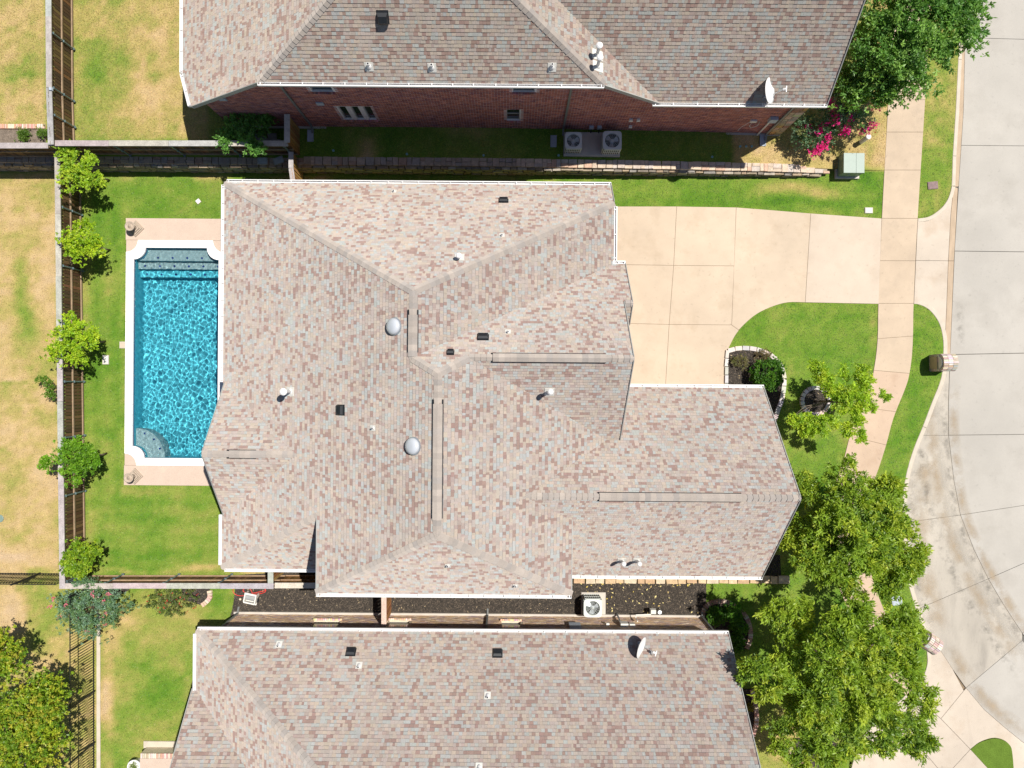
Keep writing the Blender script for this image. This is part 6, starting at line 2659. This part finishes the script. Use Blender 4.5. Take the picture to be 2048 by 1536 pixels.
shrub('round clipped dark green shrub in the front flower bed', 1537, 748, .7, .66, 1.1, HOLLY, 1500, 51)
shrub('shaded round shrub at the left of the corner bed', 1432, 1232, .5, .36, .7, HOLLY, 500, 52, group='shaded round shrubs in the corner bed')
shrub('shaded round shrub at the top right of the corner bed', 1466, 1224, .5, .40, .75, HOLLY, 520, 53, group='shaded round shrubs in the corner bed')
shrub('shaded round shrub at the far right of the corner bed', 1478, 1254, .5, .34, .7, HOLLY, 420, 54, group='shaded round shrubs in the corner bed')
shrub('shaded round shrub under the roof corner of the bottom house', 1472, 1285, .5, .34, .7, HOLLY, 420, 55, group='shaded round shrubs in the corner bed')
DRYP = [(.20, .18, .07), (.14, .15, .04), (.26, .22, .10), (.10, .12, .03)]
for lb, px, py, sd in (('pale dry spreading plant at the left of the front bed', 1480, 724, 61), ('brownish dry plant against the curved front edging', 1524, 712, 62)):
    p = P(px, py, .2)
    tree('dry_plant', lb, 'plant', (p.x, p.y, .04), [(p.x, p.y, .28, .32, .26, .15, 1)], 110, 9, .07, .022, DRYP if sd == 61 else [(.17, .12, .05), (.22, .17, .08), (.10, .10, .03)], .012, .09, 14, seed=sd, limbs=16)
for lb, px, py, r, sd in (('small bright green plant in the bed at the left edge', 52, 271, .24, 63), ('second small green plant, against the top left fence post', 88, 268, .2, 64)):
    p = P(px, py, 1.15)
    tree('bed_plant', lb, 'plant', (p.x, p.y, 1.02), [(p.x, p.y, 1.18, r, r, .16, 1)], 100, 9, .07, .035, [(.12, .22, .03), (.17, .27, .05), (.08, .16, .02)], .012, .07, 14, seed=sd, limbs=8)
p = P(1487, 1413, .2)
tree('bed_plant', 'small yellow plant in the narrow bed beside the bottom house gable', 'plant', (p.x + .25, p.y, .04), [(p.x + .25, p.y, .2, .16, .2, .12, 1)], 60, 9, .06, .03, [(.3, .26, .03), (.2, .2, .03)], .01, .06, 10, seed=65, limbs=5)
bs = P(500, 262, 1.0)
tree('tall_shrub', 'leafy shrub in deep shade whose lit branches droop over the fence cap', 'shrub', (bs.x, bs.y, 1.0),
     [B(480, 255, 2.3, 30, .5, 1.2), B(515, 250, 2.4, 26, .5, 1), B(455, 275, 2.4, 18, .3, .5), B(490, 275, 2.6, 16, .3, .5), B(505, 288, 2.75, 12, .15, .35), B(524, 298, 2.75, 8, .1, .2), B(448, 283, 2.7, 14, .2, .35), B(470, 262, 2.6, 12, .2, .3), B(530, 235, 2.2, 22, .4, .6)],
     780, 11, .10, .045, [(.12, .29, .05), (.17, .36, .07), (.08, .2, .04), (.22, .43, .09)], .04, .11, 12, seed=44)
mbp = P(269, 1536, .42)
pl_ = [o for o in bpy.data.objects if o.name.startswith('round_planter')][0]
cloud('plant', pl_, NR.normal(size=(60, 3)) * np.array([.1, .1, .02]) + np.array([0, 0, .42]), np.tile([[0, 0, 1.]], (60, 1)), 6, .09, .02, [(.15, .24, .04), (.22, .26, .08)], .2, .7)

# fallen leaves on the side yard mulch
fb = MB()
for _ in range(70):
    x, y = R.uniform(P(1150, 1165).x, P(1400, 1165).x), R.uniform(P(1200, 1230).y, P(1200, 1164).y)
    if R.random() < .45:
        y = P(1200, 1164).y - abs(R.gauss(0, .1))
    a = R.uniform(0, 6.28)
    l = R.uniform(.03, .07)
    q = [(x + l * math.cos(a + k) * (1 if i % 2 == 0 else .5), y + l * math.sin(a + k) * (1 if i % 2 == 0 else .5), .06 + .01 * R.random()) for i, k in enumerate((0, 1.57, 3.14, 4.71))]
    fb.face(q, R.choice([(.55, .42, .10), (.6, .5, .22), (.45, .33, .14)]))
fo = obj('fallen_leaves', fb, M['chip'])
fo['kind'] = 'stuff'
fo['label'] = 'scattered yellow fallen leaves on the dark mulch'

# ------------------------------------------------------------------ short grass over every lawn
def grass(name, label, n, zone, zfun, excl, h=(.008, .03)):
    rg = np.random.default_rng(99)
    x = rg.uniform(zone[0], zone[1], n)
    y = rg.uniform(zone[2], zone[3], n)
    keep = np.ones(n, bool)
    for poly in excl:
        keep &= ~poly_mask(x, y, poly)
    x, y = x[keep], y[keep]
    z = zfun(x)
    d = dryness(x, y, z)
    k2 = rg.random(len(x)) < np.clip(1.25 - d * .75, .15, 1)
    x, y, z, d = x[k2], y[k2], z[k2], d[k2]
    n = len(x)
    a = rg.uniform(0, 6.283, n)
    lean = rg.uniform(.035, .085, n)
    hh = rg.uniform(h[0], h[1], n)
    w = rg.uniform(.012, .026, n)
    ca, sa = np.cos(a), np.sin(a)
    v = np.stack([np.stack([x - sa * w, y + ca * w, z - .005], -1), np.stack([x + sa * w, y - ca * w, z - .005], -1), np.stack([x + ca * lean, y + sa * lean, z + hh], -1)], 1).reshape(-1, 3)
    col = lawn_col(d + rg.normal(size=n) * .10) * rg.uniform(.8, 1.5, (n, 1))
    me = bpy.data.meshes.new(name)
    me.vertices.add(3 * n)
    me.vertices.foreach_set('co', v.astype(np.float32).ravel())
    me.loops.add(3 * n)
    me.loops.foreach_set('vertex_index', np.arange(3 * n, dtype=np.int32))
    me.polygons.add(n)
    me.polygons.foreach_set('loop_start', np.arange(0, 3 * n, 3, dtype=np.int32))
    me.polygons.foreach_set('loop_total', np.full(n, 3, dtype=np.int32))
    me.update(calc_edges=True)
    at_ = me.attributes.new('Col', 'FLOAT_COLOR', 'FACE')
    at_.data.foreach_set('color', np.concatenate([np.clip(col, 0, 1), np.ones((n, 1))], 1).astype(np.float32).ravel())
    me.materials.append(M['grass'])
    o = bpy.data.objects.new(name, me)
    COL.objects.link(o)
    o['kind'] = 'stuff'
    o['label'] = label
    return o


house_fp = [(-11, 7.5), (3.5, 7.5), (3.5, -.6), (9.7, -.6), (9.7, -7.3), (-6.8, -7.3), (-11, -7)]
sh_fp = [(-11.9, -10.1), (8.3, -10.1), (8.3, -25), (-11.9, -25)]
hole_street = street_poly
excl = [drive_poly, wl + wr[::-1], KERB_N2[::-1] + apr_r + k_in[::-1], street_poly, sd_poly, [(poW - .02, dys), (dx1, dys), (dx1, dyn), (poW - .02, dyn)], house_fp, sh_fp, side_poly, bed_poly, sb_line + pts(1450, 1310, 1404, 1260), sb2 + pts(1470, 1470, 1470, 1378), sb3 + pts(1660, 1540, 1700, 1500, 1640, 1470),
        [(RC[0] + .7 * math.cos(a), RC[1] + .7 * math.sin(a)) for a in np.linspace(0, 6.283, 25)[:-1]], [(-60, YF), (14, YF), (14, 60), (-60, 60)], [(14, YW), (16.4, YW), (16.4, 60), (14, 60)]]
grass('grass', 'short mown grass of the lower lawns', 420000, (-24, 20.5, -18.5, 17.5), lambda x: np.zeros(x.shape) + .002, excl)
nh_fp = [(-12, YNW), (XNE, YNW), (XNE, 40), (-12, 40)]
grass('grass', 'short grass of the raised lots along the brick house', 240000, (-24, 16.3, YF + .42, 17.5), lambda x: lot_z(x) + .006, [nh_fp, wl + wr[::-1], up(-60, 259, 92, 259, 92, 300, -60, 300), [(14, 0), (20, 0), (20, YW), (14, YW)]])
print('objects', len(bpy.data.objects))
